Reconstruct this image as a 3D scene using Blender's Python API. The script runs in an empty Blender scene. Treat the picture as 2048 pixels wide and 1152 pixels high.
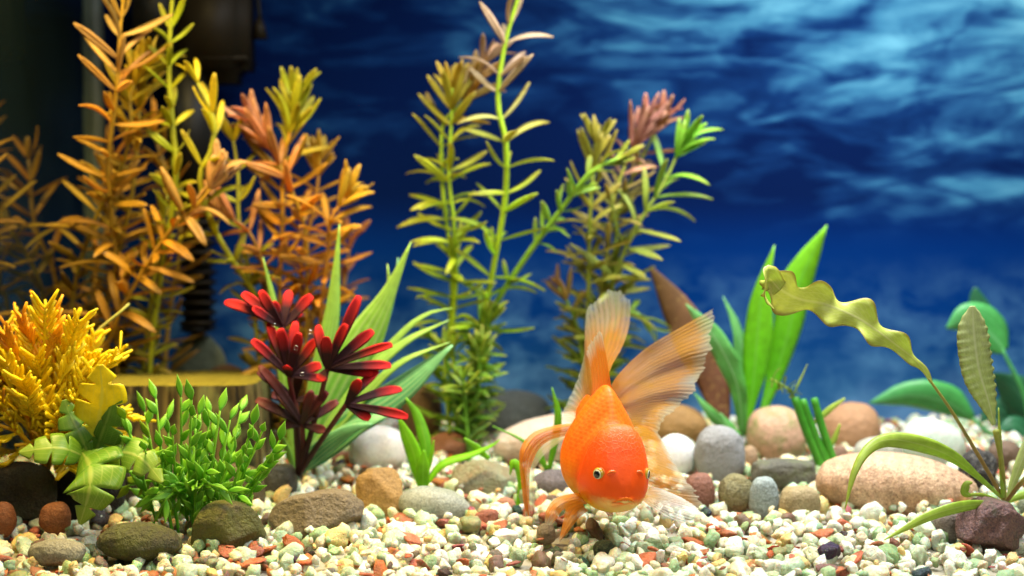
import bpy, math, random
import numpy as np
from mathutils import Vector, Matrix, noise

R = random.Random(7)
NR = np.random.RandomState(7)
scene = bpy.context.scene
col = scene.collection

# ------------------------------------------------------------------ camera
FPX, W2, H2 = 3333.0, 1024.0, 576.0          # focal length in photo pixels, half size of the photo
CAMY, CAMZ, HORIZON = -1.0, 0.196, 450.0     # camera 19.6 cm above the front gravel
pitch = math.atan((H2 - HORIZON) / FPX)
cam = bpy.data.cameras.new('camera')
cam.lens = FPX / 2048 * 36.0
cam.sensor_width = 36.0
cam.clip_start, cam.clip_end = 0.02, 50
cam.dof.use_dof = True
cam.dof.focus_distance = 0.972
cam.dof.aperture_fstop = 4.2
camo = bpy.data.objects.new('camera', cam)
camo.location = (0, CAMY, CAMZ)
camo.rotation_euler = (math.pi / 2 - pitch, 0, 0)
col.objects.link(camo)
scene.camera = camo

# ------------------------------------------------------------------ world and lamps
w = bpy.data.worlds.new('World'); scene.world = w; w.use_nodes = True
w.node_tree.nodes['Background'].inputs[0].default_value = (0.75, 0.88, 1.0, 1)
w.node_tree.nodes['Background'].inputs[1].default_value = 0.06

def area(name, loc, target, sx, sy, power, color, spread=180):
    l = bpy.data.lights.new(name, 'AREA'); l.shape = 'RECTANGLE'; l.size = sx; l.size_y = sy
    l.energy = power; l.color = color; l.spread = math.radians(spread)
    o = bpy.data.objects.new(name, l); o.location = loc
    o.rotation_euler = (Vector(target) - Vector(loc)).to_track_quat('-Z', 'Y').to_euler()
    col.objects.link(o); return o
area('hood_lamp', (0.23, 0.05, 0.60), (0.21, 0.10, 0.0), 0.44, 0.14, 6.4, (0.96, 0.99, 1.0), 130)
area('hood_lamp_warm', (-0.27, -0.02, 0.56), (-0.25, 0.07, 0.0), 0.20, 0.12, 2.6, (1.0, 0.76, 0.30), 95)
area('front_softbox', (0.35, -0.95, 0.75), (0.06, 0.05, 0.08), 0.5, 0.4, 3.0, (1.0, 0.97, 0.93), 120)

vs = scene.view_settings
vs.view_transform = 'Standard'; vs.look = 'None'; vs.exposure = 0.0; vs.gamma = 1.0
vs.use_curve_mapping = False
scene.cycles.use_denoising = True
scene.cycles.max_bounces = 8
scene.cycles.transparent_max_bounces = 24
scene.cycles.sample_clamp_indirect = 4.0
scene.cycles.caustics_reflective = False
scene.cycles.caustics_refractive = False

# ------------------------------------------------------------------ geometry helpers
FW = np.array([0, math.cos(pitch), -math.sin(pitch)])
UP = np.array([0, math.sin(pitch), math.cos(pitch)])
CAM = np.array([0, CAMY, CAMZ])
def P(px, py, d):
    """the point of the tank that stands d metres in front of the lens plane and is seen at photo pixel px, py"""
    v = FW + np.array([1, 0, 0]) * ((px - W2) / FPX) + UP * ((H2 - py) / FPX)
    return CAM + v * (d / v[1])
GD = [0.80, 0.93, 1.05, 1.15, 1.25, 1.34]
GZ = [-0.006, 0.0, 0.016, 0.027, 0.036, 0.041]
def ground(x, y):
    z = np.interp(np.asarray(y) - CAMY, GD, GZ)
    return z + 0.0018 * np.sin(np.asarray(x) * 23 + 1.0) * np.sin(np.asarray(y) * 31) 

def catmull(pts, n):
    pts = np.asarray(pts, float)
    if len(pts) == 2:
        t = np.linspace(0, 1, n)[:, None]; return pts[0] * (1 - t) + pts[1] * t
    seg = np.linalg.norm(np.diff(pts, axis=0), axis=1)
    s = np.concatenate([[0], np.cumsum(seg)]); s /= s[-1]
    ext = np.vstack([2 * pts[0] - pts[1], pts, 2 * pts[-1] - pts[-2]])
    out = []
    for t in np.linspace(0, 1, n):
        i = min(np.searchsorted(s, t, side='right') - 1, len(pts) - 2)
        f = (t - s[i]) / max(s[i + 1] - s[i], 1e-9)
        p0, p1, p2, p3 = ext[i], ext[i + 1], ext[i + 2], ext[i + 3]
        out.append(0.5 * (2 * p1 + (p2 - p0) * f + (2 * p0 - 5 * p1 + 4 * p2 - p3) * f * f + (3 * p1 - p0 - 3 * p2 + p3) * f ** 3))
    return np.array(out)

def unit(v):
    v = np.asarray(v, float); return v / np.maximum(np.linalg.norm(v, axis=-1, keepdims=True), 1e-12)

def make_mesh(name, verts, faces, uvs=None, smooth=True, mat=None):
    me = bpy.data.meshes.new(name)
    me.from_pydata([tuple(v) for v in verts], [], faces)
    if uvs is not None:
        l = me.uv_layers.new(name='UVMap')
        idx = np.empty(len(me.loops), np.int32); me.loops.foreach_get('vertex_index', idx)
        l.data.foreach_set('uv', np.asarray(uvs, np.float32)[idx].ravel())
    if smooth: me.polygons.foreach_set('use_smooth', [True] * len(me.polygons))
    if mat: me.materials.append(mat)
    me.update()
    return me

def grid_mesh(name, G, thick=0.0, mat=None):
    """a sheet of nu x nv points; with thickness it becomes a closed leaf with two faces"""
    nu, nv = G.shape[:2]
    uv = np.stack(np.meshgrid(np.linspace(0, 1, nu), np.linspace(0, 1, nv), indexing='ij'), -1).reshape(-1, 2)
    idx = np.arange(nu * nv).reshape(nu, nv)
    q = [(int(idx[i, j]), int(idx[i + 1, j]), int(idx[i + 1, j + 1]), int(idx[i, j + 1])) for i in range(nu - 1) for j in range(nv - 1)]
    if thick <= 0: return make_mesh(name, G.reshape(-1, 3), q, uv, mat=mat)
    du = np.gradient(G, axis=0); dv = np.gradient(G, axis=1)
    n = unit(np.cross(du, dv))
    ed = np.sin(np.linspace(0, 1, nv) * math.pi)[None, :, None] * 0.75 + 0.25
    A = (G + n * thick * .5 * ed).reshape(-1, 3); B = (G - n * thick * .5 * ed).reshape(-1, 3)
    m = nu * nv
    f = list(q) + [(d + m, c + m, b + m, a + m) for a, b, c, d in q]
    ring = [int(x) for x in list(idx[:, 0]) + list(idx[-1, 1:]) + list(idx[::-1, -1][1:]) + list(idx[0, ::-1][1:-1])]
    for a, b in zip(ring, ring[1:] + ring[:1]): f.append((b, a, a + m, b + m))
    return make_mesh(name, np.vstack([A, B]), f, np.vstack([uv, uv]), mat=mat)

def tube_mesh(name, pts, radii, n=8, mat=None, flat=1.0, round_end=True):
    pts = np.asarray(pts, float); k = len(pts)
    rad = np.interp(np.linspace(0, 1, k), np.linspace(0, 1, len(radii)), radii)
    T = unit(np.gradient(pts, axis=0))
    ref = np.array([0, -1, 0.2]); 
    if abs(np.dot(unit(ref), T[0])) > .9: ref = np.array([1.0, 0, 0])
    V, UV = [], []
    for i in range(k):
        s = unit(np.cross(T[i], ref)); b = np.cross(s, T[i])
        for j in range(n):
            a = 2 * math.pi * j / n
            V.append(pts[i] + rad[i] * (s * math.cos(a) + b * math.sin(a) * flat)); UV.append((i / (k - 1), j / n))
    F = [(i * n + j, i * n + (j + 1) % n, (i + 1) * n + (j + 1) % n, (i + 1) * n + j) for i in range(k - 1) for j in range(n)]
    V.append(pts[0] - T[0] * rad[0] * .3); UV.append((0, 0)); V.append(pts[-1] + T[-1] * rad[-1] * (.7 if round_end else .05)); UV.append((1, 0))
    a, b = len(V) - 2, len(V) - 1
    for j in range(n):
        F.append((a, (j + 1) % n, j)); F.append((b, (k - 1) * n + j, (k - 1) * n + (j + 1) % n))
    return make_mesh(name, V, F, UV, mat=mat)

def box_bm(V, F, c, h, rot=None):
    b = len(V); c = np.asarray(c); h = np.asarray(h)
    for sx in (-1, 1):
        for sy in (-1, 1):
            for sz in (-1, 1): V.append(c + h * np.array([sx, sy, sz]))
    for f in ((0, 1, 3, 2), (4, 6, 7, 5), (0, 4, 5, 1), (2, 3, 7, 6), (0, 2, 6, 4), (1, 5, 7, 3)): F.append(tuple(b + i for i in f))

def ico(sub):
    import bmesh
    bm = bmesh.new(); bmesh.ops.create_icosphere(bm, subdivisions=sub, radius=1.0)
    v = np.array([x.co[:] for x in bm.verts]); f = np.array([[x.index for x in p.verts] for p in bm.faces])
    bm.free(); return v, f
ICO = {k: ico(k) for k in (2, 3, 4, 5)}

def thing(name, label, cat, loc=(0, 0, 0), group=None):
    o = bpy.data.objects.new(name, None); o.empty_display_size = 0.02
    o.location = tuple(loc); o['label'] = label; o['category'] = cat
    if group: o['group'] = group
    col.objects.link(o); return o
def obj(name, me, parent=None, mat=None, loc=None):
    o = bpy.data.objects.new(name, me); col.objects.link(o)
    if mat is not None and not me.materials: me.materials.append(mat)
    if parent is not None: o.parent = parent
    if loc is not None: o.location = tuple(loc)
    return o
def tag(o, label, cat, group=None):
    o['label'] = label; o['category'] = cat
    if group: o['group'] = group
    return o

# ------------------------------------------------------------------ materials
def mat_new(name):
    m = bpy.data.materials.new(name); m.use_nodes = True
    nt = m.node_tree; nt.nodes.clear()
    out = nt.nodes.new('ShaderNodeOutputMaterial')
    return m, nt, out
def nd(nt, typ, props=None, **ins):
    n = nt.nodes.new(typ)
    for k, v in (props or {}).items(): setattr(n, k, v)
    for k, v in ins.items():
        key = int(k[1:]) if k[0] == 'i' and k[1:].isdigit() else k.replace('_', ' ')
        s = n.inputs[key]
        if isinstance(v, bpy.types.NodeSocket): nt.links.new(v, s)
        elif hasattr(s.default_value, '__len__') and not isinstance(v, str):
            s.default_value = tuple(v) + ((1.0,) if len(v) == 3 and len(s.default_value) == 4 else ())
        else: s.default_value = v
    return n
def mix(nt, fac, a, b, mode='MIX'):
    n = nt.nodes.new('ShaderNodeMix'); n.data_type = 'RGBA'; n.blend_type = mode
    for s, v in ((n.inputs[0], fac), (n.inputs[6], a), (n.inputs[7], b)):
        if isinstance(v, bpy.types.NodeSocket): nt.links.new(v, s)
        elif isinstance(v, (int, float)): s.default_value = v
        else: s.default_value = tuple(v) + ((1.0,) if len(v) == 3 else ())
    return n.outputs[2]
def ramp(nt, fac, stops):
    n = nt.nodes.new('ShaderNodeValToRGB'); nt.links.new(fac, n.inputs[0])
    e = n.color_ramp.elements
    while len(e) < len(stops): e.new(0.5)
    for x, (p, c) in zip(e, stops):
        x.position = p; x.color = tuple(c) + (1,) if hasattr(c, '__len__') else (c, c, c, 1)
    return n.outputs[0]
def mth(nt, op, a, b=0.0, c=0.0, clamp=False):
    n = nt.nodes.new('ShaderNodeMath'); n.operation = op; n.use_clamp = clamp
    for s, v in zip(n.inputs, (a, b, c)):
        if isinstance(v, bpy.types.NodeSocket): nt.links.new(v, s)
        else: s.default_value = v
    return n.outputs[0]
def coords(nt, kind='Object', scale=(1, 1, 1), loc=(0, 0, 0), rot=(0, 0, 0)):
    t = nt.nodes.new('ShaderNodeTexCoord')
    m = nt.nodes.new('ShaderNodeMapping'); nt.links.new(t.outputs[kind], m.inputs[0])
    m.inputs[1].default_value = loc; m.inputs[2].default_value = rot; m.inputs[3].default_value = scale
    return m.outputs[0]
def noise_(nt, vec, scale, detail=4, rough=.55, dist=0.0):
    n = nd(nt, 'ShaderNodeTexNoise', Vector=vec, Scale=scale, Detail=detail, Roughness=rough, Distortion=dist)
    return n.outputs[0]

def stone_mat(name, c1, c2, speck=(0.03, 0.03, 0.025), speck_amt=.35, band=None, algae=None, algae_amt=.45, rough=.62, bump=.35, big=45, polish=False):
    if not polish: c1, c2 = tuple(x ** 1.12 * .66 for x in c1), tuple(x ** 1.12 * .92 for x in c2)
    m, nt, out = mat_new(name)
    off = (R.uniform(-5, 5), R.uniform(-5, 5), R.uniform(-5, 5))
    v = coords(nt, 'Object', loc=off)
    n1 = noise_(nt, v, big, 5, .6, .6)
    c = mix(nt, ramp(nt, n1, [(.32, 0.0), (.68, 1.0)]), c1, c2)
    if band:
        direction, bcol, bscale, amt = band
        vb = coords(nt, 'Object', loc=off, rot=direction)
        wv = nd(nt, 'ShaderNodeTexWave', {'wave_type': 'BANDS', 'bands_direction': 'X'}, Vector=vb, Scale=bscale * 1.6, Distortion=2.2, Detail=4.0, Detail_Scale=2.0, Detail_Roughness=.65)
        f = mth(nt, 'MULTIPLY', ramp(nt, wv.outputs[1], [(.3, 0.0), (.8, 1.0)]), amt)
        c = mix(nt, f, c, bcol)
    n2 = noise_(nt, v, 420, 3, .65)
    n2b = noise_(nt, v, 90, 3, .6)
    sp = mth(nt, 'MULTIPLY', ramp(nt, n2, [(.54, 0.0), (.66, 1.0)]), ramp(nt, n2b, [(.3, .15), (.65, 1.0)]))
    c = mix(nt, mth(nt, 'MULTIPLY', sp, min(1.0, speck_amt * 1.5)), c, speck)
    n3 = noise_(nt, v, 900, 2, .6)
    c = mix(nt, .42, c, mix(nt, ramp(nt, n3, [(.35, 0.0), (.65, 1.0)]), tuple(x * .45 for x in c1), tuple(min(1, x * 1.35) for x in c2)))
    if algae:
        n4 = noise_(nt, v, 70, 5, .65, .4)
        f = ramp(nt, n4, [(1 - algae_amt - .1, 0.0), (1 - algae_amt + .12, 1.0)])
        c = mix(nt, mth(nt, 'MULTIPLY', f, .85), c, mix(nt, n3, algae, tuple(x * .45 for x in algae)))
    hb = mth(nt, 'ADD', mth(nt, 'MULTIPLY', noise_(nt, v, 260, 5, .65), 1.0), mth(nt, 'MULTIPLY', n2, .4))
    b = nd(nt, 'ShaderNodeBump', Strength=min(1.0, bump * 1.6), Distance=.0034, Height=hb)
    p = nd(nt, 'ShaderNodeBsdfPrincipled', Base_Color=c, Roughness=rough, Normal=b.outputs[0])
    p.inputs['Specular IOR Level'].default_value = .3
    if polish:
        p.inputs['Subsurface Weight'].default_value = .25; p.inputs['Subsurface Scale'].default_value = .004
    nt.links.new(p.outputs[0], out.inputs[0]); return m

def leaf_mat(name, base=None, tip=None, edge=None, vein=None, stripes=0, transl=.35, rough=.45, spots=None, use_object=False, tip_at=(.35, .95), vary=.35, nscale=160, bump=.15):
    """leaf: colour along its length (UV u), a midrib and side veins (UV v), noise, light coming through"""
    m, nt, out = mat_new(name)
    uv = nd(nt, 'ShaderNodeUVMap').outputs[0]
    sx = nd(nt, 'ShaderNodeSeparateXYZ', Vector=uv)
    u, v = sx.outputs[0], sx.outputs[1]
    if use_object: c = nd(nt, 'ShaderNodeObjectInfo').outputs['Color']
    else:
        c = mix(nt, 0.0, base, base)
    if tip: c = mix(nt, ramp(nt, u, [(tip_at[0], 0.0), (tip_at[1], 1.0)]), c, tip)
    ov = coords(nt, 'Object')
    n = noise_(nt, ov, nscale, 4, .6)
    c = mix(nt, vary, c, mix(nt, ramp(nt, n, [(.3, 0.0), (.7, 1.0)]), (.35, .35, .3), (1.25, 1.25, 1.1)), 'MULTIPLY')
    av = mth(nt, 'ABSOLUTE', mth(nt, 'SUBTRACT', v, .5))
    h = n
    if name == 'stem_plant_leaf':
        c = mix(nt, .8, c, ramp(nt, av, [(.02, .62), (.10, 1.0)]), 'MULTIPLY')
        n6 = noise_(nt, coords(nt, 'UV', scale=(5, 1.5, 1)), 2.0, 3)
        c = mix(nt, ramp(nt, mth(nt, 'MULTIPLY', n6, u), [(.30, 0.0), (.55, .55)]), c, (.30, .16, .03))
    if stripes:
        st = mth(nt, 'SINE', mth(nt, 'MULTIPLY', v, stripes * 6.283))
        c = mix(nt, mth(nt, 'MULTIPLY', mth(nt, 'GREATER_THAN', st, .2), .30), c, (.55, .72, .30))
        h = st
    if vein:
        rib = ramp(nt, av, [(.015, 1.0), (.06, 0.0)])
        side = mth(nt, 'SINE', mth(nt, 'MULTIPLY', mth(nt, 'SUBTRACT', u, mth(nt, 'MULTIPLY', av, .35)), 190.0))
        sv = mth(nt, 'MULTIPLY', ramp(nt, side, [(.80, 0.0), (1.0, 1.0)]), .35)
        par = mth(nt, 'MULTIPLY', ramp(nt, mth(nt, 'SINE', mth(nt, 'MULTIPLY', v, 44.0)), [(.8, 0.0), (1.0, 1.0)]), .35)
        c = mix(nt, mth(nt, 'MAXIMUM', mth(nt, 'MULTIPLY', rib, .75), mth(nt, 'MAXIMUM', sv, par)), c, vein)
        h = mth(nt, 'ADD', sv, rib)
    if edge:
        c = mix(nt, ramp(nt, av, [(.42, 0.0), (.5, 1.0)]), c, edge)
    if spots:
        n5 = noise_(nt, ov, 260, 3, .6)
        c = mix(nt, ramp(nt, n5, [(.58, 0.0), (.66, .8)]), c, spots)
    b = nd(nt, 'ShaderNodeBump', Strength=bump, Distance=.0008, Height=h)
    p = nd(nt, 'ShaderNodeBsdfPrincipled', Base_Color=c, Roughness=rough, Normal=b.outputs[0])
    p.inputs['Specular IOR Level'].default_value = .35
    t = nd(nt, 'ShaderNodeBsdfTranslucent', Color=c)
    mx = nd(nt, 'ShaderNodeMixShader', i0=transl, i1=p.outputs[0], i2=t.outputs[0])
    nt.links.new(mx.outputs[0], out.inputs[0]); return m

def plain_mat(name, color, rough=.5, bump_scale=0, bump=.2, spec=.4, metal=0.0, vary=.25, nscale=60):
    m, nt, out = mat_new(name)
    v = coords(nt, 'Object')
    n = noise_(nt, v, nscale, 5, .6)
    c = mix(nt, vary, color, mix(nt, n, tuple(x * .3 for x in color), tuple(min(1, x * 1.6) for x in color)))
    p = nd(nt, 'ShaderNodeBsdfPrincipled', Base_Color=c, Roughness=rough, Metallic=metal)
    p.inputs['Specular IOR Level'].default_value = spec
    if bump_scale:
        b = nd(nt, 'ShaderNodeBump', Strength=bump, Distance=.001, Height=noise_(nt, v, bump_scale, 4))
        nt.links.new(b.outputs[0], p.inputs['Normal'])
    nt.links.new(p.outputs[0], out.inputs[0]); return m

# ------------------------------------------------------------------ the setting: tank, printed backdrop, gravel
WALLX, BACKY = -0.333, 0.335
def backdrop_material():
    m, nt, out = mat_new('printed_underwater_backdrop')
    t = nd(nt, 'ShaderNodeTexCoord').outputs['Object']
    s = nd(nt, 'ShaderNodeSeparateXYZ', Vector=t); x, z = s.outputs[0], s.outputs[2]
    v1 = coords(nt, 'Object', scale=(5.0, 1, 17), rot=(0, math.radians(-7), 0))
    wob = noise_(nt, coords(nt, 'Object', scale=(6, 1, 9)), 1.0, 3, .5)
    v2n = nd(nt, 'ShaderNodeVectorMath', {'operation': 'ADD'}, i0=v1)
    cmb = nd(nt, 'ShaderNodeCombineXYZ', X=mth(nt, 'MULTIPLY', wob, 2.2), Z=mth(nt, 'MULTIPLY', wob, 3.0))
    nt.links.new(cmb.outputs[0], v2n.inputs[1])
    wa = noise_(nt, v2n.outputs[0], 1.0, 5, .52, .35)
    v3 = coords(nt, 'Object', scale=(9, 1, 42), loc=(3, 0, 1))
    wb = noise_(nt, v3, 1.0, 4, .55, 1.0)
    vor = nd(nt, 'ShaderNodeTexVoronoi', {'feature': 'SMOOTH_F1'}, Vector=v2n.outputs[0], Scale=1.5, Smoothness=.55, Detail=1.5)
    waves = mth(nt, 'ADD', mth(nt, 'MULTIPLY', wa, .72), mth(nt, 'ADD', mth(nt, 'MULTIPLY', wb, .34), mth(nt, 'MULTIPLY', vor.outputs[0], -.16)))
    # share of bright surface: high and to the right in the print
    hgt = nd(nt, 'ShaderNodeMapRange', Value=z, From_Min=.185, From_Max=.40, To_Min=-.21, To_Max=.15).outputs[0]
    rgt = nd(nt, 'ShaderNodeMapRange', Value=x, From_Min=-.30, From_Max=.42, To_Min=-.14, To_Max=.24).outputs[0]
    rn = noise_(nt, coords(nt, 'Object', scale=(7, 1, 26), rot=(0, math.radians(-8), 0), loc=(5, 0, 2)), 1.0, 4, .5, .9)
    ridge = mth(nt, 'POWER', mth(nt, 'SUBTRACT', 1.0, mth(nt, 'ABSOLUTE', mth(nt, 'MULTIPLY_ADD', rn, 4.0, -2.0)), 0.0, True), 2.0)
    f = mth(nt, 'ADD', mth(nt, 'SUBTRACT', waves, mth(nt, 'MULTIPLY_ADD', ridge, .15, -.035)), mth(nt, 'ADD', hgt, rgt))
    sea = ramp(nt, f, [(.30, (.001, .007, .045)), (.42, (.003, .020, .085)), (.50, (.012, .060, .15)), (.57, (.03, .13, .23)), (.68, (.08, .25, .35)), (.92, (.17, .40, .49))])
    deep = ramp(nt, mth(nt, 'MULTIPLY', mth(nt, 'ADD', z, -.04), 4.2), [(0.0, (.010, .065, .17)), (.35, (.0005, .024, .125)), (.75, (.0003, .013, .095)), (1.0, (.0005, .013, .085))])
    reef = noise_(nt, coords(nt, 'Object', scale=(30, 1, 48)), 1.0, 5, .6, .3)
    reef2 = noise_(nt, coords(nt, 'Object', scale=(9, 1, 12), loc=(2.3, 0, 7)), 1.0, 3, .5)
    rm = mth(nt, 'MULTIPLY', nd(nt, 'ShaderNodeMapRange', Value=z, From_Min=.175, From_Max=.08).outputs[0], ramp(nt, reef2, [(.32, .15), (.62, 1.0)]))
    deep = mix(nt, mth(nt, 'MULTIPLY', rm, ramp(nt, reef, [(.38, 0.0), (.68, .9)])), deep, (.085, .22, .36))
    pale = mth(nt, 'MULTIPLY', nd(nt, 'ShaderNodeMapRange', Value=z, From_Min=.085, From_Max=.05).outputs[0], ramp(nt, reef2, [(.40, 0.0), (.60, .7)]))
    deep = mix(nt, pale, deep, (.16, .30, .48))
    c = mix(nt, nd(nt, 'ShaderNodeMapRange', {'interpolation_type': 'SMOOTHSTEP'}, Value=z, From_Min=.17, From_Max=.225).outputs[0], deep, sea)
    p = nd(nt, 'ShaderNodeBsdfPrincipled', Base_Color=c, Roughness=.9)
    p.inputs['Specular IOR Level'].default_value = .02
    nt.links.new(p.outputs[0], out.inputs[0]); return m
V, F = [], []
box_bm(V, F, (.10, BACKY + .004, .24), (.45, .002, .28))
bd = obj('backdrop', make_mesh('backdrop', V, F, smooth=False), mat=backdrop_material()); bd['kind'] = 'structure'

def glass_mat():
    m, nt, out = mat_new('tank_glass')          # seen from inside the water at this angle the pane reflects totally
    n = noise_(nt, coords(nt, 'Object', scale=(1, 40, 6)), 1.0, 3)
    c = mix(nt, n, (.50, .54, .46), (.66, .70, .60))
    g = nd(nt, 'ShaderNodeBsdfGlossy', Color=c, Roughness=.035)
    d = nd(nt, 'ShaderNodeBsdfDiffuse', Color=(.05, .09, .08))
    mx = nd(nt, 'ShaderNodeMixShader', i0=.08, i1=g.outputs[0], i2=d.outputs[0])
    nt.links.new(mx.outputs[0], out.inputs[0]); return m
V, F = [], []
box_bm(V, F, (WALLX - .003, .09, .24), (.003, .243, .28))
tw = obj('tank_side_glass', make_mesh('tank_side_glass', V, F, smooth=False), mat=glass_mat()); tw['kind'] = 'structure'
zz = np.linspace(.02, .5, 30)
seam = tube_mesh('corner_seam', [(WALLX + .002 + .0006 * math.sin(k * 1.7), BACKY - .004, z) for k, z in enumerate(zz)], [.0065], 10)
so = obj('corner_seam', seam, mat=plain_mat('silicone', (.10, .125, .10), .5, vary=.3)); so['kind'] = 'structure'

gx = np.linspace(WALLX, .50, 90); gy = np.linspace(-.16, BACKY, 60)
X, Y = np.meshgrid(gx, gy, indexing='ij')
gm = grid_mesh('gravel_bed', np.stack([X, Y, ground(X, Y) - .006], -1), 0)
bed = obj('gravel_bed', gm, mat=plain_mat('gravel_sand', (.30, .27, .20), .9, 300, .5, .1)); bed['kind'] = 'structure'

def pebble_mat(name, use_object):
    m, nt, out = mat_new(name)
    c = nd(nt, 'ShaderNodeObjectInfo').outputs['Color'] if use_object else nd(nt, 'ShaderNodeAttribute', {'attribute_name': 'Col'}).outputs[0]
    t = nd(nt, 'ShaderNodeNewGeometry').outputs['Position']
    n1 = noise_(nt, t, 160, 4, .6); n2 = noise_(nt, t, 900, 3, .65); n3 = noise_(nt, t, 55, 3, .5)
    c = mix(nt, .8, c, mix(nt, ramp(nt, n1, [(.3, 0.0), (.7, 1.0)]), (.50, .52, .40), (1.18, 1.18, 1.15)), 'MULTIPLY')
    moss = mth(nt, 'MULTIPLY', ramp(nt, n2, [(.52, 0.0), (.66, 1.0)]), ramp(nt, n3, [(.46, 0.0), (.64, .8)]))
    c = mix(nt, moss, c, (.10, .20, .05))
    b = nd(nt, 'ShaderNodeBump', Strength=.8, Distance=.0014, Height=mth(nt, 'ADD', mth(nt, 'MULTIPLY', n1, 1.3), n2))
    p = nd(nt, 'ShaderNodeBsdfPrincipled', Base_Color=c, Roughness=.42, Normal=b.outputs[0])
    p.inputs['Specular IOR Level'].default_value = .35
    p.inputs['Subsurface Weight'].default_value = .5; p.inputs['Subsurface Scale'].default_value = .004
    nt.links.new(p.outputs[0], out.inputs[0]); return m
def chisel(sub, flat=1.0, planes=15, lo=.52, hi=.86):
    v, f = ICO[sub]
    n = unit(NR.normal(size=(planes, 3))); o = NR.uniform(lo, hi, planes)
    dots = v @ n.T
    r = np.where(dots > .05, o / np.maximum(dots, .05), 9).min(1)
    r = np.minimum(r, 1.0)
    so = Vector(NR.uniform(-9, 9, 3).tolist())
    r = r * (1 + .16 * np.array([noise.noise(Vector(p) * 1.9 + so) + .5 * noise.noise(Vector(p) * 4.5 + so) for p in v]))
    q = v * r[:, None] * np.array([1, NR.uniform(.65, 1), NR.uniform(.55, .95) * flat])
    return q, f
PAL = [((.82, .82, .72), .29), ((.78, .72, .50), .17), ((.58, .70, .50), .17), ((.34, .48, .25), .09), ((.70, .54, .22), .06),
       ((.44, .13, .05), .10), ((.30, .09, .06), .04), ((.18, .11, .08), .025), ((.025, .03, .035), .02), ((.26, .27, .15), .035)]
pc = np.array([p[0] for p in PAL]); pw = np.array([p[1] for p in PAL]); pw /= pw.sum()
var = {2: [chisel(2) for _ in range(26)], 3: [chisel(3) for _ in range(26)]}
flatvar = {2: [chisel(2, .42, 16, .5, .9) for _ in range(12)], 3: [chisel(3, .42, 16, .5, .9) for _ in range(12)]}
peb = []
step = .0098
for layer, dz in ((0, -.0045), (1, -.0005), (2, .0022)):
    for x in np.arange(WALLX + .004, .44, step):
        for y in np.arange(-.115, BACKY - .004, step):
            if abs(x) > .34 * (y - CAMY) + .02: continue
            if layer == 0 and NR.rand() < .15: continue
            if layer == 1 and NR.rand() < .22: continue
            if layer == 2 and NR.rand() < .72: continue
            ci = NR.choice(len(PAL), p=pw)
            xx, yy = x + NR.uniform(-.005, .005), y + NR.uniform(-.005, .005)
            r = NR.choice([.0044, .0055, .0067, .0080, .0096], p=[.20, .28, .28, .17, .07])
            if layer == 2: r *= .52
            if ci in (5, 6): r *= 1.2
            c = np.clip(pc[ci] * NR.uniform(.86, 1.08) + NR.uniform(-.03, .03, 3), .01, .92)
            peb.append((xx, yy, float(ground(xx, yy)) + dz + NR.uniform(-.0012, .0016), r, ci, c, layer))
def rotmat():
    q = unit(NR.normal(size=4)); a, b, c, d = q
    return np.array([[1 - 2 * (c * c + d * d), 2 * (b * c - a * d), 2 * (b * d + a * c)], [2 * (b * c + a * d), 1 - 2 * (b * b + d * d), 2 * (c * d - a * b)], [2 * (b * d - a * c), 2 * (c * d + a * b), 1 - 2 * (b * b + c * c)]])
def tiltmat():
    a = NR.uniform(0, 6.283); t = NR.normal(0, .35); s = NR.normal(0, .35)
    return np.array(Matrix.Rotation(a, 3, 'Z') @ Matrix.Rotation(t, 3, 'X') @ Matrix.Rotation(s, 3, 'Y'))
front = sorted([i for i, p in enumerate(peb) if p[6] == 1 and p[1] > -.072 and abs(p[0]) < .307 * (p[1] - CAMY)], key=lambda i: peb[i][1] - peb[i][3] * 6)[:300]
front = set(front)
PM_A, PM_O = pebble_mat('gravel_quartz', False), pebble_mat('pebble_quartz', True)
shared = [make_mesh('pebble', q, f.tolist(), mat=PM_O) for q, f in var[3]]; sharedf = [make_mesh('pebble_chip', q, f.tolist(), mat=PM_O) for q, f in flatvar[3]]
VV, FF, CC, base = [], [], [], 0
for i, (x, y, z, r, ci, c, layer) in enumerate(peb):
    chip = ci in (5, 6)
    if i in front:
        o = obj('pebble', NR.choice(sharedf if chip else shared), bed)
        o.matrix_local = Matrix.Translation((x, y, z)) @ Matrix((tiltmat() if chip else rotmat()).tolist()).to_4x4() @ Matrix.Scale(r, 4)
        o.color = tuple(c) + (1,)
    else:
        lod = 2
        pool = flatvar[lod] if chip else var[lod]
        q, f = pool[NR.randint(len(pool))]
        VV.append(q @ (tiltmat() if chip else rotmat()).T * r + np.array([x, y, z])); FF.append(f + base); base += len(q)
        CC.append(np.repeat(c[None], len(q), 0))
VV = np.vstack(VV); FF = np.vstack(FF); CC = np.vstack(CC)
me = bpy.data.meshes.new('gravel')
me.vertices.add(len(VV)); me.vertices.foreach_set('co', VV.astype(np.float32).ravel())
me.loops.add(FF.size); me.loops.foreach_set('vertex_index', FF.astype(np.int32).ravel())
me.polygons.add(len(FF)); me.polygons.foreach_set('loop_start', np.arange(0, FF.size, 3, dtype=np.int32)); me.polygons.foreach_set('loop_total', np.full(len(FF), 3, np.int32))
me.polygons.foreach_set('use_smooth', np.ones(len(FF), bool))
me.update(calc_edges=True)
a = me.color_attributes.new('Col', 'FLOAT_COLOR', 'POINT')
a.data.foreach_set('color', np.hstack([CC, np.ones((len(CC), 1))]).astype(np.float32).ravel())
me.materials.append(PM_A)
g = obj('gravel', me, bed); g['kind'] = 'stuff'
print('pebbles', len(peb), 'tris', len(FF))

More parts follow.
